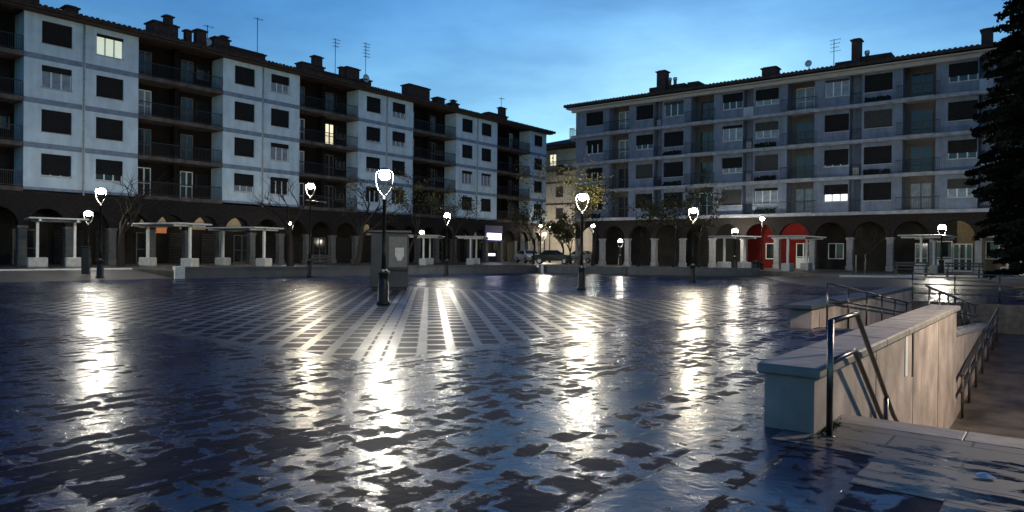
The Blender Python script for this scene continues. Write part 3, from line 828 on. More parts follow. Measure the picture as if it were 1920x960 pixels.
# ------------------------------------------------------------------ RIGHT apartment block
RZ1 = 5.05; RST = 2.86; REAVE = RZ1 + 4*RST - .02
right = thing('apartment_block', 'grey apartment block with balcony slabs at every floor and red shop arches below', 'building', O_R, A_R)
RL = 53.2; RD = 11.5; U0 = .54; UN = 8.7
rnd = random.Random(21)
walls = MB()
units = [(U0+k*UN, U0+(k+1)*UN) for k in range(6)]
winops = []; pw_ = []
for k, (a, b_) in enumerate(units):
    for (o0, o1) in ((.72, 2.72), (6.45, 8.3)):
        pw_.append((k, a+o0, a+o1))
for k, (a, b_) in enumerate(units):
    # two flush wall panels carrying windows; recessed balcony between; recessed strip at party line
    for (w0, w1, o0, o1) in ((.0 if k else -.54, 3.45, .72, 2.72), (5.65, 8.3+.3, 6.45, 8.3)):
        q = MB(); ops = [(a+o0, a+o1, RZ1+f*RST+.98, RZ1+f*RST+2.38) for f in range(4)]
        x0, x1 = a+w0+(.55 if w0 == .0 else 0), a+(w1 if w1 < 8 else 8.35)
        wall_open(q, x0, x1, RZ1, REAVE, 0, ops)
        q.face([(x0,0,RZ1),(x0,0,REAVE),(x0,1.4,REAVE),(x0,1.4,RZ1)]); q.face([(x1,0,RZ1),(x1,1.4,RZ1),(x1,1.4,REAVE),(x1,0,REAVE)])
        q.build('facade_wall', M['grey_render'], right)
        for f in range(4):
            rr = rnd.random()
            dr = 1.0 if rr < .42 else rnd.choice((.2,.3,.5,.65,.15))
            gl = 'curtain' if rnd.random() < .5 else 'glass'
            shm = 'shutter' if rnd.random() < .8 else 'shutter_grey'
            if k == 2 and w0 > 1 and f == 0: dr, gl = .55, 'lit_strip'
            if k == 2 and w0 > 1 and f == 1: dr, gl = .85, 'glass'
            if k == 2 and w0 > 1 and f == 3: dr, gl = .1, 'curtain'
            window(right, a+(o0+o1)/2, RZ1+f*RST+.98, o1-o0, 1.40, 0, dr, gl, 'frame_white' if dr < 1 else 'frame_dark', shm)
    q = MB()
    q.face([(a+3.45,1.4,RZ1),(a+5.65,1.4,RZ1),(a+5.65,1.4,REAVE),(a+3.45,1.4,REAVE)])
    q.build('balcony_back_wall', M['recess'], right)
    q = MB(); q.face([(a+8.35,.9,RZ1),(a+9.25,.9,RZ1),(a+9.25,.9,REAVE),(a+8.35,.9,REAVE)]); q.build('party_recess_wall', M['grey_render'], right)
    for f in range(4):
        z = RZ1+f*RST
        door(right, a+4.55, z+.12, 1.5, 2.2, 1.34, 'curtain' if rnd.random() < .35 else 'glass', 'frame_white' if rnd.random() < .3 else 'frame_dark', 2)
        s_ = MB(); s_.box(a+3.46, a+5.64, -.6, 1.39, z-.06, z+.115); s_.build('balcony_floor', M['slab_light'], right)
        link('balcony_railing', railing_mesh(2.9, 1.0), right, (a+4.55, -.55, z+.115))
        pr = rnd.random()
        if pr < .75:
            link('party_railing', railing_mesh(.86, .95), right, (a+8.8, .02, z+.115))
        else:
            q = MB(); q.box(a+8.37, a+9.23, .0, .08, z+.115, z+1.0); q.build('party_parapet', M['parapet'], right)
        if rnd.random() < .5:
            q = MB(); q.bevbox(a+8.55, a+9.05, .25, .6, z+.2, z+.85, .03); q.build('air_conditioner', M['sill'] if rnd.random() < .5 else M['shutter_grey'], right)
        # flower boxes and planters on some ledges
        if rnd.random() < .35:
            q = MB(); q.box(a+.8, a+2.6, -.36, -.1, z+.12, z+.3)
            for i in range(60):
                c = Vector((a+.8+rnd.random()*1.8, -.36+rnd.random()*.26, z+.3+rnd.random()*.22)); e = .05+rnd.random()*.05
                q.face([c+Vector((-e,0,-e)), c+Vector((e,.02,-e*.4)), c+Vector((e*.6,0,e)), c+Vector((-e,.03,e*.6))])
            q.build('flower_box', M['leaf_dark'], right)
for f in range(4):
    z = RZ1+f*RST
    s_ = MB()
    s_.box(-.25, RL+.2, -.5, -.004, z-.16, z+.10); s_.build('floor_ledge', M['slab_light'], right)
    if f == 3:
        s_ = MB(); s_.box(-.95, -.252, .2, 2.2, z-.16, z+.06); e_ = s_.build('end_balcony', M['slab_light'], right)
        link('balcony_railing', railing_mesh(2.0, 1.0), e_, (-.92, 1.2, z+.06), R(90))
        link('balcony_railing', railing_mesh(.66, 1.0), e_, (-.6, .23, z+.06))
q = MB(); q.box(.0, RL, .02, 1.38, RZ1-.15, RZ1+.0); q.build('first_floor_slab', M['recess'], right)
ew = MB()
ew.face([(0,0,RZ1),(0,RD,RZ1),(0,RD,REAVE),(0,0,REAVE)][::-1]); ew.face([(0,3.6,PAVE-.05),(0,RD,PAVE-.05),(0,RD,RZ1),(0,3.6,RZ1)][::-1])
ew.face([(RL,0,PAVE),(RL,RD,PAVE),(RL,RD,REAVE),(RL,0,REAVE)]); ew.face([(0,RD,PAVE),(RL,RD,PAVE),(RL,RD,REAVE),(0,RD,REAVE)])
ew.build('end_wall', M['grey_render'], right)
q = MB(); q.box(-.3, RL+.3, -.42, -.003, REAVE-.32, REAVE-.02); q.build('cornice', M['cornice'], right)
q = MB(); q.box(-.75, RL+.75, -.8, -.006, REAVE, REAVE+.08); q.build('eave_soffit', M['cornice'], right)
# arcade
SP = 2.9; AX0 = U0-.3-.0
arcade(right, .3, 18, SP, PAVE, RZ1-.17, M['arcade_wall'], M['pillar_grey'], .46, 2.65, 1.25)
RB = 3.6
ra, rb_ = plane_hit(1402, 450, O_R, A_R, RB).x, plane_hit(1530, 450, O_R, A_R, RB).x
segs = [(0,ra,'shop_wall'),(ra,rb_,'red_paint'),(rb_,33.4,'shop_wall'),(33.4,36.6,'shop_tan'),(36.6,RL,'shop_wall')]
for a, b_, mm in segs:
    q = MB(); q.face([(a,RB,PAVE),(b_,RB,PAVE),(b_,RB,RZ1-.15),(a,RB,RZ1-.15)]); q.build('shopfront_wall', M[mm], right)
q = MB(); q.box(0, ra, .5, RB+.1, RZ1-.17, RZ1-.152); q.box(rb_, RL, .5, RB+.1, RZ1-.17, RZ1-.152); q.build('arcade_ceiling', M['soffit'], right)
q = MB(); q.box(ra, rb_, .5, RB+.1, RZ1-.17, RZ1-.152); q.build('red_arcade_ceiling', M['red_paint'], right)
def shop_win(px0, px1, py0, py1, frame='frame_white', panes=2, parent=right, O=O_R, ang=A_R, yb=RB, glass='glass'):
    a = plane_hit(px0, py0, O, ang, yb-.14); b_ = plane_hit(px1, py1, O, ang, yb-.14)
    w, h = round(b_.x-a.x, 2), round(a.z-b_.z, 2)
    window(parent, (a.x+b_.x)/2, b_.z, w, h, yb-.30, 0, glass, frame, panes=panes, sill=False)
shop_win(1436, 1452, 456, 486, panes=1)
shop_win(1553, 1582, 456, 486)
shop_win(1848, 1925, 452, 487, panes=3)
def shop_door(px0, px1, pyt, leaves=2, **kw):
    a = plane_hit(px0, pyt, O_R, A_R, RB-.1); b_ = plane_hit(px1, pyt, O_R, A_R, RB-.1)
    door(right, (a.x+b_.x)/2, PAVE, round(b_.x-a.x,2), round(a.z-PAVE,2), RB-.1, 'glass', 'frame_white', leaves, 'shop_door', **kw)
shop_door(1493, 1521, 456, 2, panel=.95)
shop_door(1716, 1740, 456, 2, panel=.7)
shop_door(1787, 1824, 457, 3)
shop_door(1748, 1786, 452, 1, panel=1.0, panel_mat='frame_dark')
hA = plane_hit(1492, 420, O_R, A_R, 1.6); arc_lamp(right, (hA.x, 2.4, RZ1-.22), .07)
hA = plane_hit(1432, 420, O_R, A_R, 1.6); arc_lamp(right, (hA.x+.6, 2.6, RZ1-.22), .03)
hA = plane_hit(1790, 420, O_R, A_R, 1.6); arc_lamp(right, (hA.x, 2.0, RZ1-.22), .08)
rfR = roof_for(right, 0, RL, RD, REAVE+.42, .95, 5.8, R(13))
for px0, px1, py, kw in ((1235,1251,134,{}),(1432,1459,128,{'dy':1.1}),(1599,1615,75,{}),(1841,1862,56,{})):
    chimney(rfR, O_R, A_R, px0, px1, py, 3.0, **kw)
for px, py in ((1256,146),(1266,145),(1626,95)): flue(rfR, O_R, A_R, px, py, 3.2)
for px0, px1, py in ((1224,1290,163),(1295,1316,156),(1570,1600,119),(1618,1675,106)):
    chimney(rfR, O_R, A_R, px0, px1, py, 3.8, cap=False, dy=1.6, name='roof_dormer', matn='roof_tile')
antenna(rfR, O_R, A_R, 1564, 73, 3.0, 4); dish(rfR, O_R, A_R, 1517, 120, 3.0, .3)

# ------------------------------------------------------------------ cream building closing the gap
O_C = to_world((57.0, 1.0, 0), O_L, A_L) + DL*4.5
cream = thing('apartment_block', 'cream apartment building seen in the gap between the two long blocks', 'building', O_C, A_R)
CE = 14.6; q = MB(); ops = []
cwins = [(1.35,.6),(4.4,.6),(7.6,.6)]
hA = plane_hit(1049, 350, O_C, A_R, 0)
cxs = [hA.x-3.6, hA.x, hA.x+3.6, hA.x+7.2]
CX0, CX1 = -7.0, 22.0
for cx in cxs:
    for f in range(3):
        ops.append((cx-.62, cx+.62, 5.3+f*2.86-.0+.9, 5.3+f*2.86+2.3))
wall_open(q, CX0, CX1, PAVE-.05, 12.6, 0, ops); q.build('facade_wall', M['cream'], cream)
for cx in cxs:
    for f in range(3): window(cream, cx, 5.3+f*2.86+.9, 1.24, 1.4, 0, 1 if cx == hA.x else .8, 'glass', 'frame_dark', 'shutter_grey', 2)
for f in (0,1,2):
    q = MB(); q.box(CX0, CX1, -.05, -.003, 5.15+f*2.86, 5.4+f*2.86); q.build('floor_band', M['slab_edge'], cream)
q = MB(); q.box(CX0, CX1, -1.1, -.004, 12.45, 12.7); q.build('balcony_slab', M['slab_edge'], cream)
q = MB(); q.face([(CX0,1.2,12.6),(CX1,1.2,12.6),(CX1,1.2,15.6),(CX0,1.2,15.6)]); q.build('attic_wall', M['cream'], cream)
link('balcony_railing', railing_mesh(29.0, 1.0, .14), cream, ((CX0+CX1)/2, -1.05, 12.7))
hB = plane_hit(1038, 281, O_C, A_R, 1.2); door(cream, hB.x, 12.72, 1.1, 2.3, 1.14, 'lit_warm', 'frame_white', 2)
roof_for(cream, CX0, CX1, 10, 15.9, .9, 5, R(16))
q = MB()
q.face([(CX0,0,PAVE),(CX0,10,PAVE),(CX0,10,15.6),(CX0,1.2,15.6),(CX0,0,12.6)][::-1]); q.face([(CX1,0,PAVE),(CX1,10,PAVE),(CX1,10,15.6),(CX1,0,12.6)])
q.build('end_wall', M['cream'], cream)

# ------------------------------------------------------------------ street lamps
def lamp_proto(H, globe):
    root = link('street_lamp', None)
    b = MB()
    b.lathe([(.21,0),(.21,.10),(.17,.14),(.165,.62),(.14,.68),(.14,.90),(.17,.93),(.17,.98),(.11,1.03),(.07,1.08)], 12)
    b.build('pedestal', M['post_dark'], root)
    b = MB()
    b.lathe([(.07,1.08),(.065,1.6),(.05,H-.74),(.08,H-.72),(.08,H-.68),(.05,H-.66),(.05,H-.60)], 10)
    b.build('pole', M['post_dark'], root)
    for s in (-1, 1):
        pts = [(0,0,H-.60)]
        for k in range(1, 9):
            t = k/8; x = .275*sin(t*pi*.56)**.8; z = H-.60+.66*t**1.25
            pts.append((s*x, 0, z))
        pts.append((s*.22, 0, H+.15))
        c = MB(); c.tube(pts, [.024]*3+[.019]*7, 7); c.build('lyre_arm', M['lamp_arm'], root)
    c = MB(); c.lathe([(.05,H+.145),(.19,H+.16),(.20,H+.18),(.13,H+.22),(.02,H+.26)], 14); c.build('lamp_cap', M['lamp_arm'], root)
    c = MB(); r = .165
    c.lathe([(r*sin(pi*k/8)+.002, H+.01-r*cos(pi*k/8)*.8) for k in range(9)], 14); c.build('globe', M[globe], root)
    return root
LAMPS = [  # px, lamp py, depth, ground z, globe, yaw, label
 (721,334,20.8,0,'globe',-8,'black street lamp nearest the camera, its foot in the striped paving, glowing white'),
 (189,362,36.0,0,'globe',0,'lit lyre street lamp at the far left beside the slim dark pillar'),
 (166,403,42.5,.40,'globe_dim',5,'smaller dim lyre lamp just left of and beyond the far left lamp'),
 (582,352,42.0,0,'globe_warm',0,'tall lit street lamp with a thin side arm below its globe'),
 (543,422,55.0,PAVE,'globe_dim',30,'small dim lamp beside a leaning bare tree under the white block'),
 (791,437,61.0,PAVE,'globe_dim',40,'low lit lamp directly above a lone white canopy post'),
 (838,406,47.5,0,'globe',50,'lit street lamp in front of the low wall, left of the violet sign'),
 (1014,424,76.0,PAVE,'globe_dim',0,'distant lit lamp in the gap between the blocks, upper left of the pair'),
 (1031,426,84.0,PAVE,'globe_dim',30,'tiny distant lamp in the gap, right of its slightly larger twin'),
 (1021,440,88.0,PAVE,'globe_warm',0,'brightest warm lamp low in the gap behind the parked cars'),
 (1092,374,30.5,0,'globe_warm',0,'bright street lamp at the centre right with a leafy tree behind it'),
 (1112,425,66.0,PAVE,'globe_dim',60,'faint lamp among leaves just right of the bright central lamp'),
 (1163,453,66.0,PAVE,'globe_dim',20,'faint low lamp under the left end of the grey block'),
 (1300,398,39.5,0,'globe_warm',0,'bright street lamp before the pillars of the grey block, left of the red arches'),
 (1378,434,60.0,PAVE,'globe',0,'lit lamp just above a small white canopy near the red arches'),
 (1429,412,55.0,0,'globe_dim',75,'street lamp seen edge on beside the litter bin and red arches'),
 (1766,428,45.5,.40,'globe',0,'lit street lamp lighting the cream arch at the far right'),
]
protos = {}
for px, py, Z, gz, gl, yaw, lab in LAMPS:
    p = at(px, py, Z); H = round(p.z - gz + .06, 2)
    o = lamp_proto(H, gl)
    o.location = (p.x, p.y, gz); o.rotation_euler.z = R(yaw)
    tag(o, lab, 'street lamp', 'street lamps round the square')
    if px == 582:
        c = MB(); c.tube([(-.25,0,H-.80),(.9,0,H-.92)], .02, 6); c.box(.84,.96,-.05,.05,H-.98,H-.88); c.build('side_arm', M['lamp_arm'], o)
pw2 = to_world((7.0,-4.3,0), O_S, A_L)
o = lamp_proto(4.0, 'globe_near'); o.location = pw2
tag(o, 'street lamp standing to the right of the sunken stairs, lighting the concrete wall', 'street lamp', 'street lamps round the square')

# ------------------------------------------------------------------ stair pit with ramps
def S(t, v, z=0): return (t, -v, z)
PITZ = -1.75
wall1 = thing('stair_wall', 'low stained concrete wall with stone coping beside the sunken stairs', 'wall', O_S, A_L)
b = MB(); b.prism([(0,0),(.97,0),(.97,-.02),(3.9,PITZ-.1),(10.4,PITZ-.1),(10.4,.50),(0,.50)], 'y', 0, .44); b.build('wall_body', M['conc_wall'], wall1)
for i in range(1, 4):
    x = 10.4*i/4
    b = MB(); b.box(x-.006, x+.006, -.004, -.001, max(PITZ, -(x-.97)*.6) if x > .97 else .0, .49); b.build('wall_joint', M['shutter'], wall1)
nseg = 7
for i in range(nseg):
    x0, x1 = -.07 + 10.55*i/nseg, -.07 + 10.55*(i+1)/nseg
    b = MB(); b.bevbox(x0+.004, x1-.004, -.06, .50, .502, .60, .018); b.build('coping_stone', M['coping'], wall1)
h1 = plane_hit(1700, 664, O_S, A_L, 0)
b = MB(); b.box(h1.x-.16, h1.x+.02, -.012, -.002, h1.z-.30, h1.z+.28); pl = b.build('wall_glint_plate', M['frame_white'], wall1)  # white colour of the plate stands for a bright glint on the wall
b = MB(); b.box(h1.x+.42, h1.x+.54, -.012, -.002, h1.z-.38, h1.z+.38); b.build('dark_plate', M['shutter_grey'], wall1)  # flat dark grey plate on the wall face

wall2 = thing('ramp_wall', 'pale concrete wedge wall between the two ramp flights', 'wall', O_S, A_L)
b = MB(); b.prism([(10.405,PITZ-.1),(20.2,-1.1),(20.2,-.55),(10.405,-.02)], 'y', .0, .35); b.build('wall_body', M['conc_wall'], wall2)
b = MB(); b.prism([(10.41,-.017),(20.25,-.547),(20.25,-.477),(10.41,.053)], 'y', -.03, .38); b.build('coping', M['coping'], wall2)
wall3 = thing('ramp_wall', 'far low wall of the ramp with dark capstones and stained pale face', 'wall', O_S, A_L)
b = MB(); b.prism([(9.5,-.05),(10.0,-.05),(22.2,-1.2),(22.2,.42),(9.5,.42)], 'y', 2.6, 3.05); b.build('wall_body', M['conc_wall'], wall3)
for i in range(7):
    x0, x1 = 9.3 + 12.9*i/7, 9.3 + 12.9*(i+1)/7
    b = MB(); b.bevbox(x0+.004, x1-.004, 2.53, 3.12, .422, .52, .018); b.build('coping_stone', M['low_wall'], wall3)
wall4 = thing('retaining_wall', 'concrete retaining wall along the right and far side of the sunken ramp', 'wall', O_S, A_L)
b = MB(); b.box(.97, 22.2, -3.45, -3.2, -2, .01); b.box(22.2, 22.45, -3.45, 3.05, -2, .012); b.build('wall_body', M['wall_dark'], wall4)
st = thing('stone_stairs', 'wet stone steps going down from the square into the sunken pit', 'stairs', O_S, A_L)
b = MB(); n_st = 10
for i in range(n_st):
    x0 = .97 + i*.30; zt = -.175*i if i else -.004
    zt = -.175*(i+1)
    b.box(x0, x0+.30, -3.19, -.003, PITZ-.1, zt)
b.build('step', M['paving'], st)
b = MB()
for i in range(3):
    b.bevbox(.62, 1.02, -3.19+i*1.063, -3.19+(i+1)*1.063-.008, -.06, .008, .008)
b.build('nosing', M['coping'], st)
fl = MB()
fl.face([(.97+3.0,-3.2,PITZ),(10.5,-3.2,PITZ),(10.5,0,PITZ),(3.97,0,PITZ)])
fl.face([(10.5,-3.2,PITZ),(20.2,-3.2,-.95),(20.2,0.0,-.95),(10.5,0.0,PITZ)])
fl.face([(10.0,.35,0),(10.0,2.6,0),(20.2,2.6,-.95),(20.2,.35,-.95)][::-1])
fl.face([(20.2,-3.2,-.95),(22.2,-3.2,-.95),(22.2,2.6,-.95),(20.2,2.6,-.95)])
struct(fl.build('sunken_ramp', M['ramp'], None, O_S, A_L))

def railing(name, label, rails, posts, r=.024, pr=.022, group=None, mt='steel'):
    o = thing(name, label, 'handrail', O_S, A_L, group)
    for pts in rails:
        b = MB(); b.tube([S(*p) for p in pts], r, 10); b.build('rail', M[mt], o)
    for (t, v, z0, z1) in posts:
        b = MB(); b.tube([S(t,v,z0),S(t,v,z1)], pr, 10); b.lathe([(.05,0),(.05,.012),(.024,.014)], 10, S(t,v,z0)); b.build('post', M[mt], o)
V1 = .13
sl1 = 1.33/1.93
def stair_rail(v):
    top = [(0,v,1.02),(.97,v,1.03)] + [(2.95,v,-.33),(3.9,v,-.80),(4.25,v,-.80)]
    mid = [(0,v,.66),(.90,v,.67)] + [(2.95,v,-.70),(3.9,v,-1.16),(4.25,v,-1.16)]
    return [top, mid]
railing('stair_handrail', 'steel handrail bending down the stairs beside the near end of the concrete wall', stair_rail(V1), [(0,V1,0,1.04),(2.5,V1,-1.2,-.05),(3.95,V1,PITZ,-.80)], .026, .028, 'steel handrails at the sunken stairs')
rz = lambda t: PITZ + max(0, (t-10.5))/9.7*.80
r1 = [(10.35,.10,rz(10.35)+.93),(10.9,.10,rz(10.9)+.95),(11.5,.10,rz(11.5)+.97),(20.2,.10,rz(20.2)+.95)]
r2 = [(t,v,z-.34) for t,v,z in r1]
railing('ramp_handrail', 'double dark handrail climbing the ramp along the pale wedge wall', [r1, r2], [(t,.10,rz(t),rz(t)+.95) for t in (10.6,11.9,13.4,15.0,16.6,18.2,19.8)], .036, .026, 'steel handrails at the sunken stairs', 'rail_dark')
fz = lambda t: -max(0, (t-10.0))/10.2*.95
def flight2(v):
    top = [(10.05,v,1.0),(11.0,v,fz(11)+1.0),(20.2,v,.05),(21.2,v,.05)]
    return [top, [(t,vv,z-.36) for t,vv,z in top]]
railing('ramp_handrail', 'thin steel railing along the far low wall of the ramp', flight2(-2.42), [(t,-2.42,fz(t),fz(t)+1.0) for t in (10.05,12,14,16,18,20)], .024, .022, 'steel handrails at the sunken stairs')
railing('ramp_handrail', 'thin steel railing rising behind the far end of the concrete wall', flight2(-.50), [(t,-.50,fz(t),fz(t)+1.0) for t in (10.45,12,13.5,15,16.5,18,20)], .024, .02, 'steel handrails at the sunken stairs')
railing('guard_railing', 'horizontal steel guard railing across the far end of the sunken ramp', [[(22.3,-2.6,1.0),(22.3,3.2,1.0)],[(22.3,-2.6,.62),(22.3,3.2,.62)],[(22.3,-2.6,.3),(22.3,3.2,.3)]], [(22.3,v,.01,1.0) for v in (-2.6,-1.3,0,1.3,2.6,3.2)], .026, .022, 'steel handrails at the sunken stairs')
# moss tufts at the foot of the wall
b = MB(); rnd = random.Random(3)
for i in range(420):
    t = rnd.gauss(.32,.14); v = abs(rnd.gauss(.02,.03))+.01; h = .01+rnd.random()*.02; a = rnd.random()*6.3
    b.face([S(t,v,.0), S(t+.02*cos(a),v+.02*abs(sin(a)),0), S(t+.025*cos(a+1),v+.03,h)])
o = b.build('moss_patch', M['grass'], None, O_S, A_L); o['kind'] = 'stuff'

# ------------------------------------------------------------------ canopies on white posts
def canopy(p1, p2, ztop, label, w=2.4):
    z0 = PAVE
    a, c = Vector((p1.x,p1.y,z0)), Vector((p2.x,p2.y,z0))
    d = c-a; L = d.length; ang = math.atan2(d.y, d.x)
    o = thing('terrace_canopy', label, 'canopy', a, ang, 'white terrace canopies before the arcades')
    H = ztop-z0
    for x in (0, L):
        b = MB(); b.bevbox(x-.5, x+.5, -.32, .32, 0, .58, .05); b.build('concrete_base', M['block'], o)
        b = MB(); b.box(x-.07, x+.07, -.07, .07, .58, H-.16); b.build('post', M['canopy'], o)
    b = MB()
    for x in (0, L): b.box(x-.06, x+.06, -w/2, w/2, H-.16, H-.04)
    b.box(-.3, L+.3, -.06, .06, H-.158, H-.042); b.build('crossbeam', M['canopy'], o)
    b = MB()
    b.bevbox(-.55, L+.55, -w/2-.1, w/2+.1, H-.038, H+.06, .02); b.build('roof_panel', M['canopy_roof'], o)
def gp(px, Z): 
    p = at(px, 480, Z); return Vector((p.x, p.y, 0))
canopy(gp(70,41.0), gp(140,42.2), 3.28, 'white post canopy at the far left beneath the white block')
canopy(gp(277,46.5), gp(356,45.0), 3.2, 'flat canopy on two white posts beside the leaning dark tree')
canopy(gp(418,50.5), gp(495,48.5), 3.1, 'flat canopy on two white posts right of the pale wall pier')
canopy(gp(794,59.5), gp(806,63.5), 2.95, 'canopy seen end on under the low lit lamp, bright white post')
canopy(gp(882,64.0), gp(893,68.0), 3.0, 'canopy with one white post left of the violet lit sign')
canopy(gp(1358,57.5), gp(1396,58.5), 3.1, 'small white canopy under a lamp left of the red arches')
canopy(gp(1477,51.5), gp(1512,54.5), 3.0, 'canopy with a white post in front of the red arches')
canopy(gp(1727,46.5), gp(1751,49.5), 3.0, 'brightly lit white T shaped canopy near the far right street lamp')
canopy(gp(1890,42.5), gp(1915,46.0), 3.0, 'dim canopy on concrete bases at the far right under the conifer')

# ------------------------------------------------------------------ small street furniture
p = gp(161,37.2)
o = thing('information_pillar', 'slim dark pillar standing left of the far left street lamp', 'pillar', (p.x,p.y,0), R(10))
b = MB(); b.bevbox(-.19,.19,-.12,.12,0,1.62,.03); b.build('shaft', M['post_dark'], o)
b = MB(); b.box(-.23,.23,-.16,.16,-.0,.12); b.build('plinth', M['post_dark'], o)
b = MB(); b.bevbox(-.21,.21,-.14,.14,1.62,1.70,.02); b.build('cap', M['post_dark'], o)

p = gp(731,29.0)
o = thing('notice_kiosk', 'grey upright kiosk with flat dark top behind the nearest street lamp', 'kiosk', (p.x,p.y,0), R(8))
b = MB(); b.bevbox(-.76,.76,-.3,.3,.12,2.35,.03); b.build('body', M['kiosk'], o)
b = MB(); b.box(-.70,.70,-.25,.25,0,.118); b.build('plinth', M['post_dark'], o)
b = MB(); b.bevbox(-.88,.88,-.42,.42,2.352,2.47,.02); b.build('roof_slab', M['post_dark'], o)
b = MB(); b.box(-.03,.70,-.33,-.302,.95,2.2); pnl = b.build('notice_panel', M['frame_dark'], o)
b = MB(); b.prism([(.22,1.75),(.58,1.75),(.58,1.42),(.47,1.22),(.32,1.22),(.22,1.45)], 'y', -.345, -.332); b.build('notice_sheet', M['white_paper'], pnl)
b = MB(); b.box(.0,.74,-.42,-.302,.82,.90); b.build('shelf', M['post_dark'], o)

p = gp(1417,55.0)
o = thing('litter_bin', 'dark litter bin at the end of the low wall by the red arches', 'litter bin', (p.x,p.y,0))
b = MB(); b.lathe([(.20,.08),(.26,.12),(.27,.95),(.24,1.0)], 14); b.build('bin_body', M['post_dark'], o)
b = MB(); b.lathe([(.24,1.0),(.29,1.02),(.26,1.12),(.10,1.2)], 14); b.build('lid', M['post_dark'], o)
b = MB(); b.lathe([(.24,0),(.24,.05),(.12,.08)], 14); b.build('foot', M['post_dark'], o)

p = gp(1017,56.0)
o = thing('gap_light_post', 'small white post added for the bright light in the gap at the bend of the low wall', 'gap_light_post', (p.x,p.y,0))
b = MB(); b.lathe([(.12,0),(.11,.05),(.10,.62),(.06,.70)], 12); b.build('post', M['pale_stone'], o)  # white post added in place of lit ground shining through the wall gap

def bench(px, Z, label, yaw):
    p = gp(px, Z)
    o = thing('park_bench', label, 'bench', (p.x,p.y,.42), yaw, 'dark benches along the right kerb')
    b = MB()
    for k in range(3): b.box(-.95,.95,-.22+k*.16,-.09+k*.16,.42,.46)
    b.build('seat', M['bench_metal'], o)
    b = MB()
    for k in range(2): b.box(-.95,.95,.24,.28,.60+k*.16,.70+k*.16)
    b.build('backrest', M['bench_metal'], o)
    for x in (-.78,.78):
        b = MB(); b.box(x-.03,x+.03,-.22,-.17,0,.42); b.box(x-.03,x+.03,.20,.26,0,.86); b.box(x-.03,x+.03,-.22,.26,.37,.418); b.build('leg', M['bench_metal'], o)
bench(1708, 42.0, 'dark metal bench in front of the brightly lit T shaped canopy', A_R)
bench(1806, 41.0, 'dark metal bench right of the far right street lamp', A_R)
bench(600, 50.0, 'dark bench behind the low wall below the tall lamp with side arm', A_L)
bench(1075, 70.0, 'distant dark bench behind the low wall right of the parked cars', A_R)

# paper scrap on the paving
p = ground(345, 603)
b = MB(); rnd = random.Random(5)
ring = [(.07*cos(k)*(1+.4*rnd.random()), .05*sin(k)*(1+.4*rnd.random()), .012+.03*rnd.random()) for k in [i*.9 for i in range(7)]]
for i in range(7): b.face([(0,0,.055), ring[i], ring[(i+1)%7]]); b.face([(0,0,.0), ring[(i+1)%7], ring[i]])
o = b.build('paper_scrap', M['white_paper'], None, (p.x,p.y,.0)); tag(o, 'crumpled white paper scrap lying on the wet paving', 'litter')

p = ground(1848, 899)
b = MB(); rnd = random.Random(8)
ring = [(.06*cos(k)*(1+.5*rnd.random()), .045*sin(k)*(1+.5*rnd.random()), .012+.03*rnd.random()) for k in [i*.9 for i in range(7)]]
for i in range(7): b.face([(0,0,.05), ring[i], ring[(i+1)%7]]); b.face([(0,0,.006), ring[(i+1)%7], ring[i]])
o = b.build('plastic_scrap', M['frame_white'], None, (p.x,p.y,.002)); tag(o, 'crumpled pale plastic scrap on the lamplit stones before the steps', 'litter')

# ------------------------------------------------------------------ parked cars
def car(px, Z, yaw, label, paint):
    p = gp(px, Z)
    o = thing('parked_car', label, 'car', (p.x,p.y,PAVE), yaw, 'cars parked beyond the low wall')
    prof = [(-2.1,.35),(-2.12,.75),(-1.95,.92),(-1.35,.97),(-.75,1.42),(.55,1.45),(1.25,1.0),(1.95,.86),(2.1,.62),(2.08,.33)]
    b = MB(); W = .86
    n_ = len(prof)
    for side in (-1, 1):
        pass
    L_ = [(x, -W if z < 1.0 else -W+.18*(z-.95)/.5*1.0, z) for x, z in prof]; R_ = [(x, -y, z) for x, y, z in L_]
    for i in range(n_):
        j = (i+1) % n_; b.face([L_[i], L_[j], R_[j], R_[i]][::-1], False)
    b.face(L_); b.face(R_[::-1]); b.build('body', M[paint], o)
    gl = MB()
    for s in (-1, 1):
        y = s*(W-.055+.004)
        gl.face([(-1.15,s*(W-.01),1.02),(-.72,s*(W-.13),1.36),(-.05,s*(W-.135),1.38),(-.05,s*(W-.01),1.02)][::s])
        gl.face([(.03,s*(W-.01),1.02),(.03,s*(W-.135),1.38),(.52,s*(W-.135),1.38),(1.02,s*(W-.01),1.02)][::s])
    gl.face([(.62,-.66,1.412),(.62,.66,1.412),(1.2,.72,1.045),(1.2,-.72,1.045)]); gl.face([(-.82,-.66,1.375),(-1.3,-.7,1.02),(-1.3,.7,1.02),(-.82,.66,1.375)])
    gl.build('windows', M['glass'], o)
    for x in (-1.3, 1.3):
        for s in (-1, 1):
            w = MB(); w.tube([(0,-.1,0),(0,.1,0)], .32, 16); wo = w.build('wheel', M['tyre'], o, (x, s*.80, .32))
            w = MB(); w.tube([(0,-.112,0),(0,.112,0)], .19, 12); w.build('rim', M['rim'], wo)
    for s in (-1, 1):
        h = MB(); h.bevbox(2.0,2.11,s*.66-.17,s*.66+.17,.66,.80,.02); h.build('headlight', M['headlight'], o)
        h = MB(); h.bevbox(-2.15,-2.08,s*.68-.14,s*.68+.14,.72,.86,.02); h.build('tail_light', M['taillight'], o)
car(1036, 73.0, R(-8), 'dark car parked sideways beyond the low wall in the gap', 'car_dark')
car(990, 79.0, R(-70), 'white car parked behind the pillars left of the dark car', 'car_white')
car(1092, 84.0, R(-38), 'pale car half hidden behind the central lamp post', 'car_white')

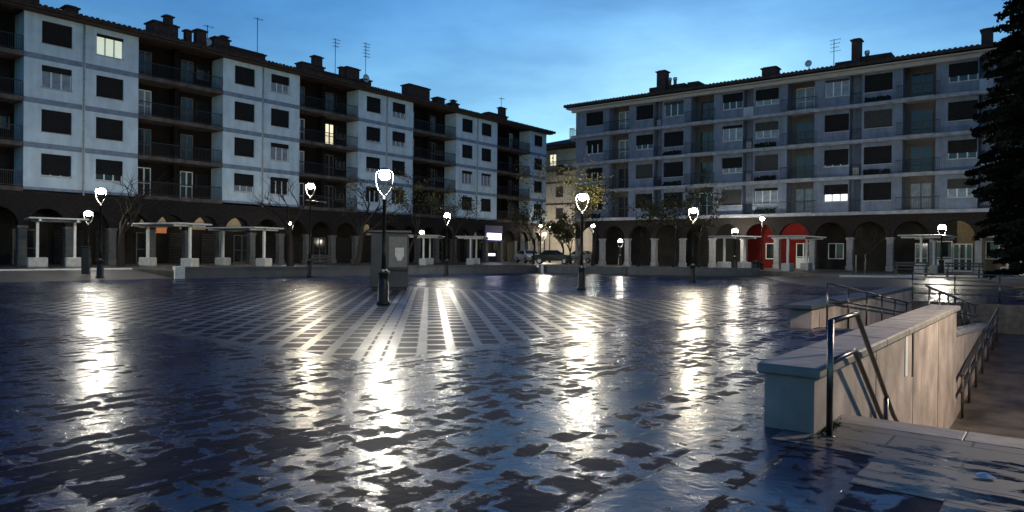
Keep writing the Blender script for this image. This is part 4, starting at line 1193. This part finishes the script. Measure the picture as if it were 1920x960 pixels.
# ------------------------------------------------------------------ trees
def tree(px, Z, gz, H, label, name='bare_tree', lean=(0,0), seed=1, leaf=None, nleaf=0, spread=1.0, r0=.13, leafsize=.09, first=.32, lvl=4):
    p = gp(px, Z); rr = random.Random(seed)
    o = thing(name, label, 'tree', (p.x,p.y,gz), 0, 'trees round the square')
    tk = MB(); cr = MB(); tips = []
    def branch(p0, d, L, r, depth, mb):
        pts, rad = [p0], [r]; cur = p0; dd = d.copy(); ns = 4
        for i in range(ns):
            dd = (dd + Vector((rr.gauss(0,.12), rr.gauss(0,.12), rr.gauss(.03,.08)))).normalized()
            cur = cur + dd*(L/ns); pts.append(cur); rad.append(r*(1-.5*(i+1)/ns))
        mb.tube(pts, rad, 7 if depth == 0 else (5 if depth < 2 else 3), cap=False)
        if depth >= lvl:
            tips.extend(pts[1:]); return
        if depth >= lvl-1: tips.extend(pts[2:])
        for i in range(4 if depth == 0 else 3):
            k = 4 if (i == 0) else rr.choice((2,3,4) if depth else (3,4))
            a = rr.random()*2*pi; s_ = (.55+.3*rr.random())*spread
            nd = (dd + Vector((cos(a)*s_, sin(a)*s_, .12*rr.random()))).normalized()
            branch(pts[k], nd, L*(.62+.2*rr.random()), rad[k]*.78, depth+1, cr)
    d0 = Vector((lean[0], lean[1], 1)).normalized()
    branch(Vector((0,0,0)), d0, H*first, r0, 0, tk)
    sc_ = H / max(t.z for t in tips)
    for mb in (tk, cr): mb.v = [(x*sc_, y*sc_, z*sc_) for x, y, z in mb.v]
    tips[:] = [t*sc_ for t in tips]
    tk.build('trunk', M['bark'], o); cr.build('branches', M['bark'], o)
    if leaf:
        lf = MB()
        for i in range(nleaf):
            c = rr.choice(tips) + Vector((rr.gauss(0,.16), rr.gauss(0,.16), rr.gauss(0,.14)))
            e = leafsize*(.6+.8*rr.random())
            u = Vector((rr.gauss(0,1),rr.gauss(0,1),rr.gauss(0,.6))).normalized(); w = u.cross(Vector((rr.gauss(0,1),rr.gauss(0,1),rr.gauss(0,1)))).normalized()
            lf.face([c-u*e, c+w*e*.55, c+u*e, c-w*e*.55])
        lf.build('leaves', M[leaf], o)
    return o
tree(226, 43.5, PAVE, 6.6, 'leaning dark bare tree between the far left lamp and the first arches', lean=(.22,.0), seed=11, r0=.2, spread=1.2)
tree(545, 49.5, PAVE, 7.0, 'bare tree leaning right behind the small dim lamp', lean=(.16,0), seed=12, r0=.22, spread=1.2)
tree(668, 51.5, PAVE, 7.2, 'dark tree left of the grey kiosk with few leaves', lean=(.25,.05), seed=13, r0=.2, leaf='leaf_olive', nleaf=400, spread=1.1)
tree(850, 57.0, PAVE, 6.6, 'dark tree with thin olive leaves left of the violet sign', name='leafy_tree', seed=14, leaf='leaf_olive', nleaf=700)
tree(765, 55.0, PAVE, 7.4, 'dark tree with sparse leaves right of the grey kiosk', name='leafy_tree', seed=24, leaf='leaf_olive', nleaf=700)
tree(1056, 74.5, PAVE, 5.4, 'small round tree left of its twin beyond the dark car', name='leafy_tree', seed=15, leaf='leaf_olive', nleaf=1500, leafsize=.12)
tree(1070, 74.0, PAVE, 5.2, 'small round tree right of its twin, by the pale car', name='leafy_tree', seed=16, leaf='leaf_olive', nleaf=1500, leafsize=.12)
tree(1094, 33.4, 0, 6.3, 'slender yellowing tree behind the bright central lamp', name='leafy_tree', lean=(.10,.0), seed=17, leaf='leaf_olive', nleaf=1900, leafsize=.055, r0=.07, first=.40, spread=.55)
tree(1112, 61.0, PAVE, 7.5, 'olive leafy tree right of the central lamp post, beyond the low wall', name='leafy_tree', seed=18, leaf='leaf_olive', nleaf=900, leafsize=.12)
tree(1196, 58.5, PAVE, 6.2, 'leaning leafy tree before the left pillars of the grey block', name='leafy_tree', lean=(.3,0), seed=19, leaf='leaf_olive', nleaf=700, leafsize=.12)
tree(1262, 57.5, PAVE, 6.0, 'olive leafy tree before the pillars, left of the bright lamp', name='leafy_tree', seed=20, leaf='leaf_olive', nleaf=600, leafsize=.12)
tree(1310, 56.5, PAVE, 7.2, 'brown leafed tree directly behind the bright lamp left of the red arches', name='leafy_tree', seed=21, leaf='leaf_olive', nleaf=700, leafsize=.11)
tree(1000, 68.0, PAVE, 6.6, 'olive tree beyond the low wall left of the gap lamps', name='leafy_tree', seed=22, leaf='leaf_olive', nleaf=1000, leafsize=.12)
o = tree(1613, 47.0, .42, 4.2, 'thin bare sapling held by timber stakes right of the red arches', name='sapling', seed=23, r0=.035, lvl=3)
for dx, hh in ((-.28,1.25),(.32,1.3)):
    b = MB(); b.tube([(dx,0,0),(dx*1.05,0,hh)], .045, 6); b.build('stake', M['stake'], o)

# big conifer at the right edge
p = gp(1982, 36.0); rr = random.Random(99)
con = thing('conifer_tree', 'tall black conifer filling the right edge of the square', 'tree', (p.x,p.y,.3))
b = MB(); b.tube([(0,0,0),(0.05,0,6),(0,0.05,12),(0,0,21.8)], [.38,.3,.2,.05], 10); b.build('trunk', M['bark'], con)
br = MB(); nd = MB()
z = .7
while z < 21.5:
    Rr = (3.2 if z < 9 else 3.2*(1-((z-9)/13.4)**1.25)) + .25
    if z < 3: Rr *= .75 + .08*z
    for k in range(9):
        a = rr.random()*2*pi; L = Rr*(.62+.48*rr.random())
        pts = [Vector((cos(a)*L*t, sin(a)*L*t, z - .42*L*t*t*.6 + .25*L*t*.7)) for t in (0,.35,.7,1)]
        br.tube(pts, [.06,.045,.03,.012], 4, cap=False)
        nn = int(38*L/3)
        for i in range(nn):
            t = .25+.78*rr.random()**.75; q = pts[0].lerp(pts[1], t/.35) if t < .35 else (pts[1].lerp(pts[2], (t-.35)/.35) if t < .7 else pts[2].lerp(pts[3], (t-.7)/.3))
            side = rr.choice((-1,1)); wv = Vector((-sin(a),cos(a),0))*side
            Ls = (.35+.5*rr.random())*(1.3-t*.6)
            tip = q + (wv*.8 + Vector((cos(a),sin(a),0))*.5 + Vector((0,0,-.5+.6*rr.random())))*Ls
            for m_ in range(4):
                f = (m_+.5)/4; c = q.lerp(tip, f)
                e = .21*(1.1-f*.5); u = Vector((rr.gauss(0,1),rr.gauss(0,1),rr.gauss(0,.9))).normalized(); w2 = u.cross((tip-q).normalized())
                if w2.length < .01: continue
                w2.normalize()
                nd.face([c-u*e*.3, c+w2*e-u*e*.1, c+(tip-q).normalized()*e*1.4, c-w2*e*.9])
    z += .30 + .1*rr.random()
br.build('branches', M['bark'], con); nd.build('needles', M['leaf_dark'], con)
